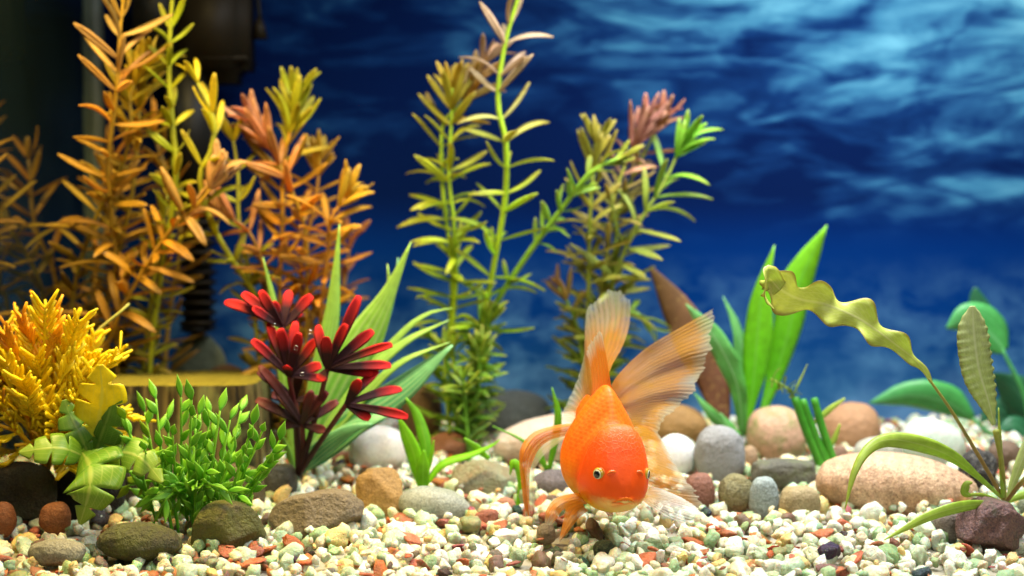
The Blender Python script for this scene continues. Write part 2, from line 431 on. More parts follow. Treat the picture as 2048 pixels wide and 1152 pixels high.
# ------------------------------------------------------------------ stones
def stone(box, d, label, m, name='stone', deep=.8, tilt=0, power=2.2, rough=.10, freq=1.3, cuts=0, cutlo=.72, sub=4, taper=0.0, yaw=0.0, group=None):
    """box: photo extent x0, x1, y0, y1; the stone stands on the gravel at depth d"""
    x0, x1, y0, y1 = box
    a, b = P(x0, y1, d), P(x1, y0, d)
    cx = (a[0] + b[0]) / 2; hw = (b[0] - a[0]) / 2
    y = d + CAMY
    zb = min(a[2], float(ground(cx, y)) - .001) - .0015
    zt = b[2]; hh = (zt - zb) / 2; cz = (zt + zb) / 2
    v, f = ICO[sub]
    e = 2.0 / power
    q = np.sign(v) * np.abs(v) ** e
    q = q / np.maximum((np.abs(q) ** power).sum(1, keepdims=True) ** (1 / power), 1e-6)
    off = Vector((R.uniform(-50, 50), R.uniform(-50, 50), R.uniform(-50, 50)))
    nn = np.array([noise.noise(Vector(p) * freq + off) + .35 * noise.noise(Vector(p) * freq * 2.7 + off) + .10 * noise.noise(Vector(p) * freq * 8 + off) for p in v])
    q = q * (1 + rough * nn)[:, None]
    if cuts:
        n = unit(NR.normal(size=(cuts, 3)) * np.array([1, .8, 1])); o = NR.uniform(cutlo, .95, cuts)
        dots = unit(q) @ n.T; L = np.linalg.norm(q, axis=1)
        r = np.where(dots > .05, o / np.maximum(dots, .05), 9).min(1)
        q = unit(q) * np.minimum(L, r * .25 + np.minimum(r, L) * .75)[:, None]
    if taper: q[:, 0] *= 1 - taper * q[:, 2]; q[:, 1] *= 1 - taper * q[:, 2] * .6
    t = math.radians(tilt)
    # tilt in the picture plane, then refit to the box
    asp = hh / hw
    xx, zz = q[:, 0].copy(), q[:, 2] * asp
    if tilt:
        k = max(.35, min(1, asp))
        q0, q2 = q[:, 0] * 1.0, q[:, 2] * k
        xx = q0 * math.cos(t) - q2 * math.sin(t); zz = q0 * math.sin(t) + q2 * math.cos(t)
    xx = (xx - (xx.min() + xx.max()) / 2) / ((xx.max() - xx.min()) / 2) * hw
    zz = (zz - (zz.min() + zz.max()) / 2) / ((zz.max() - zz.min()) / 2) * hh
    yy = q[:, 1] * hw * deep
    me = make_mesh(name, np.stack([xx, yy, zz + hh], 1), f.tolist(), mat=m)
    o = obj(name, me, None, None, (cx, y, cz - hh)); o.rotation_euler[2] = yaw
    return tag(o, label, 'stone', group)

GREY, WHT = (.30, .31, .30), (.80, .79, .75)
SM = stone_mat
# right side
stone((1630, 1955, 905, 1037), 1.075, 'large oblong pink-tan stone with fine vertical bands beside the long-leaved plant', SM('stone_pink_banded', (.66, .36, .22), (.70, .50, .32), (.10, .07, .04), .75, ((0, .15, .2), (.17, .11, .06), 24, .36), rough=.55), deep=.5, power=2.05, rough=.05, tilt=-6, sub=5)
stone((1905, 2052, 995, 1097), .985, 'rough purple-brown peaked rock in front of the long-leaved plant', SM('rock_purple', (.13, .085, .11), (.30, .16, .12), (.03, .03, .03), .6, None, (.13, .14, .07), .38, bump=.9), deep=.75, rough=.22, freq=1.7, cuts=7, taper=.34, sub=5)
stone((1862, 1945, 1005, 1087), 1.005, 'small grey-brown stone leaning against the purple-brown rock', SM('stone_greybrown', (.22, .18, .15), (.34, .28, .24)), deep=.7, rough=.12, tilt=30)
stone((1640, 1765, 805, 912), 1.225, 'smooth tan-brown stone behind the cut green stalks', SM('stone_tanbrown', (.58, .36, .20), (.42, .23, .12), speck_amt=.2), deep=.8, tilt=12, rough=.08)
stone((1797, 1932, 835, 945), 1.165, 'smooth milky white disc stone tilted behind the big pink stone', SM('stone_milky', (.58, .63, .54), (.44, .52, .41), (.35, .42, .3), .15, rough=.35, bump=.08, polish=True), deep=.55, tilt=-32, rough=.05)
stone((1705, 1805, 872, 940), 1.14, 'pale grey-green stone wedged beside the milky white disc stone', SM('stone_greygreen', (.42, .44, .36), (.52, .50, .40), algae=(.25, .32, .14), algae_amt=.35), deep=.8, rough=.08)
stone((1492, 1613, 812, 925), 1.19, 'rounded pink egg-shaped stone with a green algae patch', SM('stone_pink_egg', (.74, .42, .28), (.56, .38, .26), (.2, .12, .08), .25, None, (.24, .28, .08), .45), deep=.9, rough=.06)
stone((1388, 1490, 850, 963), 1.125, 'upright smooth mid-grey stone beside the white egg stone', SM('stone_midgrey', (.40, .40, .39), (.30, .30, .30), (.10, .10, .10), .35), deep=.75, rough=.07, power=2.5)
stone((1311, 1394, 868, 948), 1.135, 'small pure white egg stone behind the lower tail fin', SM('stone_white', (.70, .70, .68), (.60, .60, .58), (.5, .5, .48), .1, rough=.35, bump=.08, polish=True), deep=.85, rough=.05, tilt=-18)
stone((1290, 1418, 806, 900), 1.235, 'amber-brown stone below the brown decaying leaf', SM('stone_amber', (.42, .24, .07), (.32, .19, .07), speck_amt=.3), deep=.7, rough=.1, tilt=-15)
stone((1484, 1516, 890, 935), 1.165, 'tiny tan stone between the grey upright and the pink egg stone', SM('stone_tan_small', (.45, .30, .18), (.38, .26, .16)), deep=.9, sub=3)
stone((1500, 1632, 917, 970), 1.115, 'flat dark olive-grey slab in front of the pink egg stone', SM('stone_dark_slab', (.10, .10, .08), (.18, .17, .13), algae=(.15, .17, .07), algae_amt=.4), deep=.55, rough=.14, power=2.8)
stone((1612, 1664, 915, 958), 1.14, 'small dark green-grey stone at the foot of the cut stalks', SM('stone_dark_green', (.16, .19, .14), (.22, .24, .19)), deep=.8, sub=3)
stone((1660, 1697, 890, 930), 1.155, 'small brown stone squeezed behind the big pink stone', SM('stone_brown_small', (.33, .20, .13), (.26, .16, .10)), deep=.9, sub=3)
stone((1368, 1430, 945, 1022), 1.065, 'red-brown upright stone at the edge of the lower tail fin', SM('stone_redbrown', (.36, .16, .10), (.28, .14, .10), algae=(.18, .17, .09), algae_amt=.25), deep=.8, rough=.08, power=2.6)
stone((1436, 1508, 947, 1028), 1.06, 'olive mossy stone with a dark crack beside the blue-grey stone', SM('stone_olive', (.27, .25, .12), (.34, .30, .15), (.05, .05, .03), .5, ((0, 1.3, 0), (.08, .08, .04), 14, .55), bump=.7), deep=.8, rough=.12, cuts=4)
stone((1497, 1558, 953, 1034), 1.052, 'narrow upright blue-grey stone standing in the gravel', SM('stone_bluegrey', (.27, .33, .32), (.35, .40, .38), (.14, .17, .16), .25), deep=.7, rough=.06, power=2.7, taper=.12)
stone((1556, 1640, 972, 1044), 1.048, 'blunt yellow-tan stone touching the big pink stone', SM('stone_yellowtan', (.46, .36, .17), (.38, .31, .18), (.2, .12, .07), .4, ((0, .2, .3), (.30, .22, .12), 22, .3)), deep=.75, rough=.09, power=3)
stone((1975, 2046, 880, 935), 1.16, 'dull brown stone under the dark leaves at the tank side', SM('stone_dullbrown', (.24, .15, .09), (.19, .13, .09)), deep=.8)
stone((1916, 1994, 895, 962), 1.10, 'black dotted planter behind the long-leaved plant', SM('planter_black', (.03, .032, .03), (.08, .07, .06), (.6, .55, .45), .35, bump=1.2), deep=.8, rough=.25, freq=2.5)  # a planter, shaped as a rough dark lump with pale specks
stone((2024, 2075, 985, 1040), 1.05, 'pale green-grey stone at the right of the long-leaved plant', SM('stone_palegreen', (.42, .44, .30), (.34, .36, .25)), deep=.8)
# middle
stone((945, 1105, 780, 880), 1.265, 'dark grey oval stone against the blue backdrop', SM('stone_darkgrey', (.14, .16, .145), (.22, .235, .21), (.06, .07, .06), .3), deep=.7, rough=.05)
stone((985, 1215, 825, 930), 1.185, 'large pinkish-white stone with faint pink stripes behind the goldfish', SM('stone_pinkwhite', (.60, .50, .42), (.66, .56, .48), (.4, .28, .22), .25, ((0, .9, .1), (.52, .30, .22), 16, .35)), deep=.6, rough=.06, tilt=14, sub=5)
stone((903, 1038, 918, 1017), 1.105, 'blocky mottled green and rust stone left of the goldfish fin', SM('stone_mottled', (.36, .25, .15), (.30, .28, .16), (.42, .16, .07), .5, None, (.34, .36, .22), .5, bump=.6), deep=.8, rough=.12, power=3.2, cuts=5)
stone((1060, 1182, 938, 1003), 1.10, 'dark purple-grey smooth stone behind the goldfish belly', SM('stone_purplegrey', (.14, .12, .135), (.19, .165, .175)), deep=.7, rough=.06)
stone((853, 962, 863, 930), 1.195, 'rust-red angular stone behind the bright green sprout', SM('stone_rust', (.35, .15, .08), (.27, .13, .08), (.45, .28, .18), .4), deep=.75, rough=.12, cuts=6)
stone((930, 1000, 866, 910), 1.235, 'grey-brown flat stone under the dark grey oval stone', SM('stone_flat_brown', (.22, .16, .12), (.27, .20, .16)), deep=.7)
stone((698, 814, 852, 940), 1.155, 'creamy white egg stone beneath the red-leaved plant', SM('stone_cream', (.74, .70, .64), (.62, .57, .50), (.5, .42, .33), .2, ((0, .1, .2), (.52, .42, .30), 13, .3), rough=.35, bump=.1, polish=True), deep=.8, rough=.04, power=2.5)
stone((800, 885, 766, 880), 1.245, 'tall brown rounded stone behind the striped leaves', SM('stone_tallbrown', (.28, .17, .08), (.20, .13, .07)), deep=.7, rough=.06)
stone((797, 942, 972, 1050), 1.045, 'smooth flat grey-green oval stone lying on the gravel', SM('stone_oval_green', (.30, .32, .25), (.36, .37, .30), (.16, .18, .15), .3, rough=.5, bump=.2), deep=.55, rough=.05, tilt=-10, sub=5)
stone((712, 806, 935, 1050), 1.058, 'ochre blocky stone standing between brown and grey stones', SM('stone_ochre', (.60, .36, .10), (.46, .27, .09), (.25, .12, .05), .3), deep=.6, rough=.12, power=3.6, cuts=2, sub=5)
stone((535, 728, 978, 1080), 1.02, 'big rough grey-brown stone with dark pits in the gravel', SM('stone_big_brown', (.30, .23, .14), (.24, .19, .12), (.07, .055, .04), .6, bump=.7), deep=.6, rough=.10, cuts=7, tilt=14, sub=5)
stone((384, 530, 1000, 1108), .985, 'dome-shaped moss-covered brown stone in front of the feathery green plant', SM('stone_moss_dome', (.12, .10, .045), (.17, .14, .065), (.03, .03, .015), .5, None, (.17, .17, .03), .55, bump=.9), deep=.7, rough=.10, power=2.8, taper=.16, cuts=4, sub=5)
stone((192, 363, 1045, 1116), .965, 'low dark mossy green-brown stone in the front gravel', SM('stone_moss_low', (.07, .065, .03), (.11, .095, .045), (.02, .02, .012), .5, None, (.13, .135, .022), .5, bump=.9), deep=.55, rough=.10, taper=.12, sub=5)
stone((55, 170, 1078, 1118), .955, 'flat grey sliver of stone half buried in front gravel', SM('stone_sliver', (.26, .24, .17), (.32, .29, .20)), deep=.6, rough=.12)
stone((-45, 115, 925, 1040), 1.03, 'dark brown rock under the yellow bushy plant', SM('rock_dark_left', (.06, .05, .025), (.11, .09, .045), bump=.8, algae=(.09, .09, .03)), deep=.45, rough=.2, power=2.5, cuts=4)
stone((-25, 32, 1003, 1052), 1.0, 'terracotta pebble-sized stone near the tank glass', SM('stone_terracotta', (.34, .12, .04), (.26, .10, .04)), deep=.8, sub=3)
stone((78, 142, 1003, 1052), 1.005, 'orange-red stone under the hanging lobed leaf', SM('stone_orangered', (.38, .14, .045), (.30, .12, .05)), deep=.8, sub=3)
stone((238, 530, 925, 1055), 1.062, 'wide dull brown block stone behind the feathery green plant', SM('stone_block', (.13, .10, .05), (.17, .13, .07), bump=.6), deep=.18, power=4.5, rough=.06)
stone((112, 250, 930, 1050), 1.045, 'black base block added for dark rock and shade behind the drooping lobed leaf', SM('dark_gap_block', (.02, .018, .012), (.045, .04, .025), bump=.8), deep=.3, rough=.14, power=3)  # added dark block: stands for a plant base and the shadow in this gap
stone((526, 595, 928, 995), 1.09, 'dark charcoal rock at the foot of the red-leaved plant', SM('rock_charcoal', (.05, .05, .045), (.10, .10, .08)), deep=.9, power=3, rough=.1)
stone((645, 705, 900, 945), 1.17, 'dark reddish stone beside the creamy white egg stone', SM('stone_darkred', (.18, .08, .05), (.14, .07, .05)), deep=.8, sub=3)
stone((340, 455, 665, 760), 1.30, 'dim green-grey boulder seen below the filter intake', SM('stone_dim', (.12, .15, .09), (.17, .19, .12)), deep=.25)
stone((395, 515, 728, 800), 1.25, 'low brown stone peeping over the wooden stump', SM('stone_peep', (.26, .15, .06), (.2, .12, .06)), deep=.5)
stone((165, 212, 650, 760), 1.24, 'grey stone standing behind the yellow bushy plant', SM('stone_greyleft', (.22, .22, .19), (.27, .26, .22)), deep=.6)
stone((1073, 1112, 1046, 1080), .99, 'small round brown pebble below the goldfish side fin', SM('pebble_brown', (.36, .27, .16), (.27, .21, .13), bump=.5), name='pebble', deep=.9, sub=3)
stone((1186, 1229, 1080, 1120), .965, 'dark green-black round pebble below the goldfish belly', SM('pebble_darkgreen', (.025, .035, .02), (.06, .08, .04), bump=.8, speck=(.2, .25, .12)), name='pebble', deep=.9, rough=.15)
stone((938, 1000, 1018, 1060), 1.03, 'long rust-orange stone chip leaning on the gravel', SM('chip_rust', (.42, .16, .09), (.34, .13, .08)), name='stone_chip', deep=.35, tilt=36, cuts=6, sub=3, rough=.1)
stone((985, 1032, 995, 1032), 1.05, 'salmon-coloured stone chip behind the long rust-orange one', SM('chip_salmon', (.52, .26, .16), (.44, .20, .12)), name='stone_chip', deep=.5, tilt=25, cuts=6, sub=3)

# ------------------------------------------------------------------ wooden stump
def build_stump():
    d = 1.17; p0 = P(212, 760, d); p1 = P(528, 760, d)
    cx, hw = (p0[0] + p1[0]) / 2, (p1[0] - p0[0]) / 2
    y = d + CAMY; zt = P(370, 762, d - .02)[2]; zb = float(ground(cx, y)) - .012
    t = thing('wooden_stump', 'cut wooden stump with grey-yellow vertical grain and algae-green flat top', 'stump', (cx, y, zb))
    m, nt, out = mat_new('stump_wood')
    v = coords(nt, 'Object', scale=(85, 85, 7)); n = noise_(nt, v, 1.0, 5, .65, .5)
    n2 = noise_(nt, coords(nt, 'Object'), 40, 3)
    c = ramp(nt, n, [(.38, (.008, .006, .003)), (.47, (.05, .034, .010)), (.56, (.16, .115, .035)), (.68, (.32, .26, .11))])
    c = mix(nt, ramp(nt, n2, [(.48, 0.0), (.68, .7)]), c, (.16, .17, .05))
    b = nd(nt, 'ShaderNodeBump', Strength=.7, Distance=.002, Height=n)
    p = nd(nt, 'ShaderNodeBsdfPrincipled', Base_Color=c, Roughness=.8, Normal=b.outputs[0]); p.inputs['Specular IOR Level'].default_value = .15
    nt.links.new(p.outputs[0], out.inputs[0])
    nA, nZ = 120, 14; h = zt - zb
    def rad(a):
        ca, sa = math.cos(a), math.sin(a); e = 6.0
        r = (abs(ca) ** e + abs(sa) ** e) ** (-1 / e)
        return r * (1 + .012 * math.sin(a * 9 + 1) + .014 * noise.noise(Vector((ca * 6, sa * 6, 3))) + .022 * noise.noise(Vector((ca * 22, sa * 22, 1))))
    V, F = [], []
    for k in range(nZ):
        f = k / (nZ - 1)
        for j in range(nA):
            a = 2 * math.pi * j / nA; r = rad(a) * (1 + .05 * (1 - f) + .012 * noise.noise(Vector((math.cos(a) * 9, math.sin(a) * 9, f * 2))))
            V.append((hw * r * math.cos(a), .055 * r * math.sin(a), h * f))
    F = [(k * nA + j, k * nA + (j + 1) % nA, (k + 1) * nA + (j + 1) % nA, (k + 1) * nA + j) for k in range(nZ - 1) for j in range(nA)]
    obj('trunk', make_mesh('trunk', V, F, mat=m), t)
    V2, F2 = [(0, 0, h + .0012)], []
    for ri, rr in enumerate((.35, .7, .96, 1.0)):
        for j in range(nA):
            a = 2 * math.pi * j / nA; r = rad(a) * rr
            V2.append((hw * r * math.cos(a) * .998, .055 * r * math.sin(a) * .998, h + (.0008 if rr < .98 else -.0012) + .0007 * noise.noise(Vector((r * math.cos(a) * 14, r * math.sin(a) * 14, 9)))))
    for j in range(nA): F2.append((0, 1 + j, 1 + (j + 1) % nA))
    for k in range(3):
        for j in range(nA): F2.append((1 + k * nA + j, 1 + (k + 1) * nA + j, 1 + (k + 1) * nA + (j + 1) % nA, 1 + k * nA + (j + 1) % nA))
    obj('cut_top', make_mesh('cut_top', V2, F2, mat=plain_mat('stump_algae', (.15, .12, .012), .9, 500, 1.0, .1, vary=.9, nscale=160)), t)
build_stump()

# ------------------------------------------------------------------ internal filter
def build_filter():
    d = 1.285; k = d / FPX
    b = P(395, 660, d)
    t = thing('aquarium_filter', 'black internal tank filter with ribbed intake column and brownish housing', 'filter', tuple(b))
    blk = plain_mat('filter_black', (.004, .004, .0035), .5, spec=.15); brn = plain_mat('filter_housing', (.009, .0065, .003), .55, spec=.12, vary=.35, nscale=25)
    def rbox(name, x0, x1, y0, y1, dep, m, dd=0.0, bev=.004, parent=t):
        c0, c1 = P(x0, y1, d), P(x1, y0, d)
        import bmesh
        bm = bmesh.new(); bmesh.ops.create_cube(bm, size=1.0)
        bmesh.ops.scale(bm, vec=(c1[0] - c0[0], dep, c1[2] - c0[2]), verts=bm.verts)
        bmesh.ops.bevel(bm, geom=bm.edges[:], offset=bev, segments=3, affect='EDGES')
        me = bpy.data.meshes.new(name); bm.to_mesh(me); bm.free(); me.materials.append(m)
        me.polygons.foreach_set('use_smooth', [True] * len(me.polygons))
        c = np.array([(c0[0] + c1[0]) / 2, b[1] + dd, (c0[2] + c1[2]) / 2])
        return obj(name, me, parent, None, c - (b if parent is t else np.array(parent.location) + b))
    hs = rbox('housing', 360, 503, -60, 168, .05, brn, bev=.010)
    rbox('housing_rim', 358, 505, 118, 128, .052, brn, bev=.0015, parent=hs)
    rbox('motor_block', 278, 361, -60, 120, .05, blk)
    rbox('motor_column', 340, 428, 100, 435, .034, blk)
    rbox('intake_core', 372, 420, 425, 655, .022, blk)
    for i in range(11): rbox('intake_slat', 366, 427, 440 + i * 20, 451 + i * 20, .032, brn, bev=.0012)
    rbox('intake_cap', 366, 427, 650, 664, .032, blk)
    pts = [P(514, -60, d) - b, P(516, 0, d) - b, P(520, 40, d) - b]
    obj('cable', tube_mesh('cable', catmull(pts, 8), [.002], 8), t, blk)
    obj('suction_cup', tube_mesh('suction_cup', [P(518, 35, d) - b, P(519, 55, d) - b, P(520, 78, d) - b], [.002, .0045, .006], 14, round_end=False), t, brn)
build_filter()

# ------------------------------------------------------------------ leaves
def blade_mesh(name, pts, hws, roll=0.0, cup=.15, nu=22, nv=7, thick=.0006, ruffle=0.0, rfreq=6, phase=0.0, rinplane=0.0, teeth=None, origin=(0, 0, 0), facing=(0, -1, .25), mat=None, wob=0.0, sweepk=0.0, asym=0.0):
    W = np.array([P(*p) for p in pts])
    C = catmull(W, nu)
    d = C[:, 1] - CAMY
    u = np.linspace(0, 1, nu)
    hw = np.interp(u, np.linspace(0, 1, len(hws)), hws)
    # smooth width profile
    if len(hws) > 2:
        fine = np.interp(np.linspace(0, 1, 241), np.linspace(0, 1, len(hws)), hws)
        kw = max(3, int(120 / (len(hws) - 1))) | 1
        sm = np.convolve(np.pad(fine, kw // 2, mode='reflect', reflect_type='odd'), np.ones(kw) / kw, 'valid')
        hw = np.interp(u, np.linspace(0, 1, 241), sm)
    hw = np.maximum(hw, .25) * d / FPX
    if teeth is not None: hw = hw * np.array([teeth(x) for x in u])
    T = unit(np.gradient(C, axis=0)); n0 = unit(np.array(facing))
    S = unit(np.cross(T, n0[None])); Nn = np.cross(S, T)
    if np.ndim(roll) == 0: rl = np.full(nu, math.radians(roll))
    else: rl = np.radians(np.interp(u, np.linspace(0, 1, len(roll)), roll))
    S2 = S * np.cos(rl)[:, None] + Nn * np.sin(rl)[:, None]; N2 = np.cross(S2, T)
    G = np.zeros((nu, nv, 3)); L = np.linalg.norm(np.diff(C, axis=0), axis=1).sum()
    for j, v in enumerate(np.linspace(-1, 1, nv)):
        env = np.sin(np.clip(u * 1.15, 0, 1) * math.pi) ** .5
        w = hw * v
        ip = 1 + rinplane * np.sin(u * rfreq * 6.283 + phase + (0 if v > 0 else 2.6)) * abs(v)
        z = -cup * hw * (v * v) + ruffle * hw * abs(v) ** 1.6 * np.sin(u * rfreq * 6.283 + phase + (0 if v > 0 else 2.1)) * env
        z = z + wob * hw * np.sin(u * 9 + phase)
        G[:, j] = C + S2 * (w * ip)[:, None] + N2 * z[:, None] + T * (sweepk * np.abs(w))[:, None]
    return grid_mesh(name, G - np.asarray(origin), thick, mat)

# one shared set of small leaves: long axis +X from 0 to 1, width +-1 in Y (scaled), curved in Z
def leaf_shape(name, bend, prof, mat, nu=9, nv=5, cup=.25, thick=.03):
    u = np.linspace(0, 1, nu); hw = np.interp(u, np.linspace(0, 1, len(prof)), prof)
    G = np.zeros((nu, nv, 3))
    for j, v in enumerate(np.linspace(-1, 1, nv)):
        G[:, j, 0] = u; G[:, j, 1] = hw * v; G[:, j, 2] = bend * (u * (1 - u) * 1.2 - u * u * .9) + cup * hw * v * v * .2
    return grid_mesh(name, G, thick, mat)
LM_STEM = leaf_mat('stem_plant_leaf', use_object=True, transl=.42, vary=.4)
PROF = [.2, .6, .85, .98, 1.0, .85, .2]
PROFN = [.25, .6, .8, .9, .95, .8, .25]
LEAVES = [leaf_shape('leaf', b, p, LM_STEM) for b in (-.16, 0.0, .12, .26) for p in (PROF, PROFN)]

def frame(dirv, up=(0, 0, 1)):
    x = unit(dirv); u = np.asarray(up, float)
    if abs(np.dot(x, u)) > .95: u = np.array([0, -1.0, .1])
    y = unit(np.cross(u, x)); z = np.cross(x, y)
    return np.stack([x, y, z], 1)
def put(name, me, parent, pos, dirv, length, width, color=None, up=(0, 0, 1), zscale=None):
    o = obj(name, me, parent)
    M = frame(dirv, up) @ np.diag([length, width, length if zscale is None else zscale])
    o.matrix_local = Matrix(((*M[0], pos[0]), (*M[1], pos[1]), (*M[2], pos[2]), (0, 0, 0, 1)))
    if color is not None: o.color = tuple(color) + (1,)
    return o
STEMG = leaf_mat('stem_plant_stem', use_object=True, transl=.1, vary=.3)

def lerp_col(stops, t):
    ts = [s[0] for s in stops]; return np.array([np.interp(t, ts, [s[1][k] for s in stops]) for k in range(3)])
def stem_plant(pts, label, stops, pitch_px=24, leaf_px=(60, 90), width_px=7, whorl=(2, 4), rise=(.1, .7), bare=0.0, tuft=0, stem_px=4.5, group=None, low_small=False, side=None, seed=0, name='stem_plant', skip=0.0):
    """pts run from the top to the root"""
    RR = random.Random(seed * 31 + 5)
    Wp = np.array([P(*p) for p in pts]); root = Wp[-1].copy()
    gz = float(ground(root[0], root[1])) - .004
    if root[2] > gz: Wp = np.vstack([Wp, [root[0] + .001, root[1], gz]])
    else: root[2] = gz; Wp[-1] = root
    root = Wp[-1]
    t = thing(name, label, 'plant', root, group)
    n = 46; C = catmull(Wp, n)
    L = np.linalg.norm(np.diff(C, axis=0), axis=1).sum()
    dm = float(np.mean(C[:, 1])) - CAMY; k = dm / FPX
    sp = tube_mesh('stem', C - root, [stem_px * .6 * k, stem_px * k, stem_px * 1.05 * k, stem_px * .9 * k], 7)
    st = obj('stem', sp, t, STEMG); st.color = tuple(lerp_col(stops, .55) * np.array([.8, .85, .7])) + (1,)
    nn = int(L / (pitch_px * k)); a0 = RR.uniform(0, 6.28)
    for i in range(nn):
        f = (i + RR.uniform(-.25, .25)) / nn
        if f < 0: f = 0
        if f > 1 - bare: continue
        if RR.random() < skip: continue
        x = f * (n - 1); i0 = min(int(x), n - 2); p = C[i0] * (1 - x + i0) + C[i0 + 1] * (x - i0)
        T = unit(C[i0] - C[i0 + 1])            # towards the tip
        A = frame(T)
        cnt = RR.randint(*whorl); a0 += 1.25
        top = f < .10
        for q in range(cnt + (tuft if top else 0)):
            a = a0 + q * 6.283 / (cnt + (tuft if top else 0)) + RR.uniform(-.3, .3)
            rr = RR.uniform(*rise) + (.9 if top else 0) + (.25 if f < .25 else 0)
            dv = A[:, 1] * math.cos(a) + A[:, 2] * math.sin(a) * .8 + T * rr
            if side is not None: dv = dv + np.array(side) * .6
            ln = RR.uniform(*leaf_px) * 1.2 * k * (1.0 if f > .06 else .75)
            if low_small and f > .6: ln *= .5
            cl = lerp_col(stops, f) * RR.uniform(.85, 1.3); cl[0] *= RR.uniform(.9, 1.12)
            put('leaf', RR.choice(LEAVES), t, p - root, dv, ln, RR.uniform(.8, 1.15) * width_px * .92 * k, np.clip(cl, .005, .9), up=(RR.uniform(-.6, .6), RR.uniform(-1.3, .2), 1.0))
    return t

Gn, YG, YL, OR, PK, BR, CRM = (.24, .52, .03), (.46, .64, .03), (.74, .60, .02), (.72, .34, .02), (.70, .33, .20), (.30, .15, .03), (.72, .55, .36)
GL = None
DK = (.22, .20, .03)
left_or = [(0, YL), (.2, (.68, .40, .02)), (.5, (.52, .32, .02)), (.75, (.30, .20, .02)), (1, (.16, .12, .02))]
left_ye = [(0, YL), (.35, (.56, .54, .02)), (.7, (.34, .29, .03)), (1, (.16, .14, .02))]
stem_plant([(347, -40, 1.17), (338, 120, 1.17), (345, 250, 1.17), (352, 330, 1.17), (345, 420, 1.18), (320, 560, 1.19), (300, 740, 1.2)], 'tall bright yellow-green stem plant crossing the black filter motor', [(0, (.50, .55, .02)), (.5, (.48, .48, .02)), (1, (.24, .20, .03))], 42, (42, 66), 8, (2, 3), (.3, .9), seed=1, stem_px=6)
stem_plant([(252, -40, 1.15), (240, 60, 1.15), (235, 160, 1.15), (225, 250, 1.16), (215, 340, 1.17), (230, 500, 1.19), (235, 740, 1.2)], 'golden stem plant with a long pink-tipped leaf beside the corner seam', [(0, YL), (.12, (.66, .40, .12)), (.3, OR), (1, DK)], 35, (62, 105), 9, (2, 3), (.1, .8), seed=2)
stem_plant([(300, 125, 1.18), (262, 185, 1.18), (262, 260, 1.18), (240, 340, 1.19), (190, 440, 1.2), (152, 560, 1.22), (140, 700, 1.22)], 'orange stem plant slanting down towards the yellow bushy plant', left_or, 30, (55, 90), 8, (2, 3), (.0, .7), tuft=3, seed=3)
stem_plant([(282, 150, 1.2), (275, 280, 1.2), (262, 400, 1.2), (235, 520, 1.21), (215, 620, 1.22), (245, 740, 1.22)], 'leafy amber stem plant standing behind the stump', left_or, 30, (52, 88), 8, (2, 3), (.0, .7), seed=4, tuft=4)
stem_plant([(395, 165, 1.16), (428, 240, 1.16), (420, 305, 1.16), (400, 355, 1.16), (422, 445, 1.17), (468, 525, 1.18), (515, 600, 1.2), (560, 745, 1.21)], 'bare yellow zigzag stem plant crossing the filter intake', left_ye, 60, (48, 74), 9, (2, 3), (.2, .9), seed=5, bare=.35, stem_px=6)
stem_plant([(466, 275, 1.19), (476, 350, 1.19), (478, 440, 1.19), (500, 560, 1.2), (520, 745, 1.21)], 'short thin stem plant with a small yellow crown right of the filter', left_ye, 55, (44, 66), 8, (2, 3), (.1, .8), seed=6, tuft=3)
stem_plant([(335, 390, 1.2), (318, 500, 1.2), (303, 600, 1.2), (287, 740, 1.21)], 'low olive stem plant between the tall stems above the stump', left_ye, 38, (40, 64), 7, (2, 3), (.0, .8), seed=7)
stem_plant([(435, 355, 1.15), (400, 405, 1.15), (350, 450, 1.16), (300, 520, 1.17), (235, 635, 1.18), (205, 745, 1.2)], 'bent orange stem plant with a pale curled crown leaf before the filter', [(0, (.68, .42, .16)), (.25, OR), (1, (.3, .17, .03))], 35, (60, 92), 11, (2, 3), (.0, .7), tuft=4, seed=8)
stem_plant([(225, 320, 1.26), (215, 450, 1.26), (190, 560, 1.27), (180, 740, 1.27)], 'brownish stem plant close to the corner seam', [(0, OR), (1, (.22, .13, .03))], 38, (50, 80), 7, (2, 3), seed=9)
stem_plant([(300, 240, 1.26), (330, 340, 1.26), (360, 470, 1.26), (340, 620, 1.27), (330, 740, 1.27)], 'dim amber stem plant in the shade beside the filter intake', [(0, OR), (1, (.2, .15, .03))], 38, (50, 80), 7, (2, 3), seed=10)

or_l = [(0, (.72, .46, .03)), (.2, (.74, .34, .03)), (.6, (.68, .29, .03)), (1, (.30, .18, .03))]
stem_plant([(590, 200, 1.2), (580, 265, 1.2), (566, 335, 1.2), (565, 450, 1.2), (560, 600, 1.2), (575, 760, 1.21)], 'orange stem plant with a bright yellow-green crown behind the red-leaved plant', [(0, (.52, .55, .02)), (.16, (.55, .48, .02)), (.24, OR), (.6, OR), (1, DK)], 30, (62, 96), 9, (2, 3), (.05, .7), tuft=5, seed=11)
stem_plant([(508, 250, 1.19), (545, 305, 1.19), (580, 375, 1.19), (610, 460, 1.2), (615, 560, 1.2), (610, 760, 1.21)], 'orange stem plant with pink crown leaves beside the yellow-green crown', [(0, PK), (.12, (.66, .28, .08)), (.4, OR), (1, DK)], 31, (58, 90), 9, (2, 3), (.05, .7), tuft=4, seed=12)
stem_plant([(692, 395, 1.18), (662, 440, 1.18), (655, 520, 1.19), (642, 620, 1.2), (640, 760, 1.21)], 'orange stem plant with long ladder leaves next to the dark blue water', or_l, 30, (58, 92), 9, (2, 3), (.0, .5), tuft=3, seed=13)
stem_plant([(640, 325, 1.22), (628, 420, 1.22), (604, 520, 1.22), (600, 760, 1.22)], 'dense orange stem plant in the middle of the orange clump', or_l, 31, (55, 88), 8, (2, 3), (.0, .6), tuft=3, seed=14)
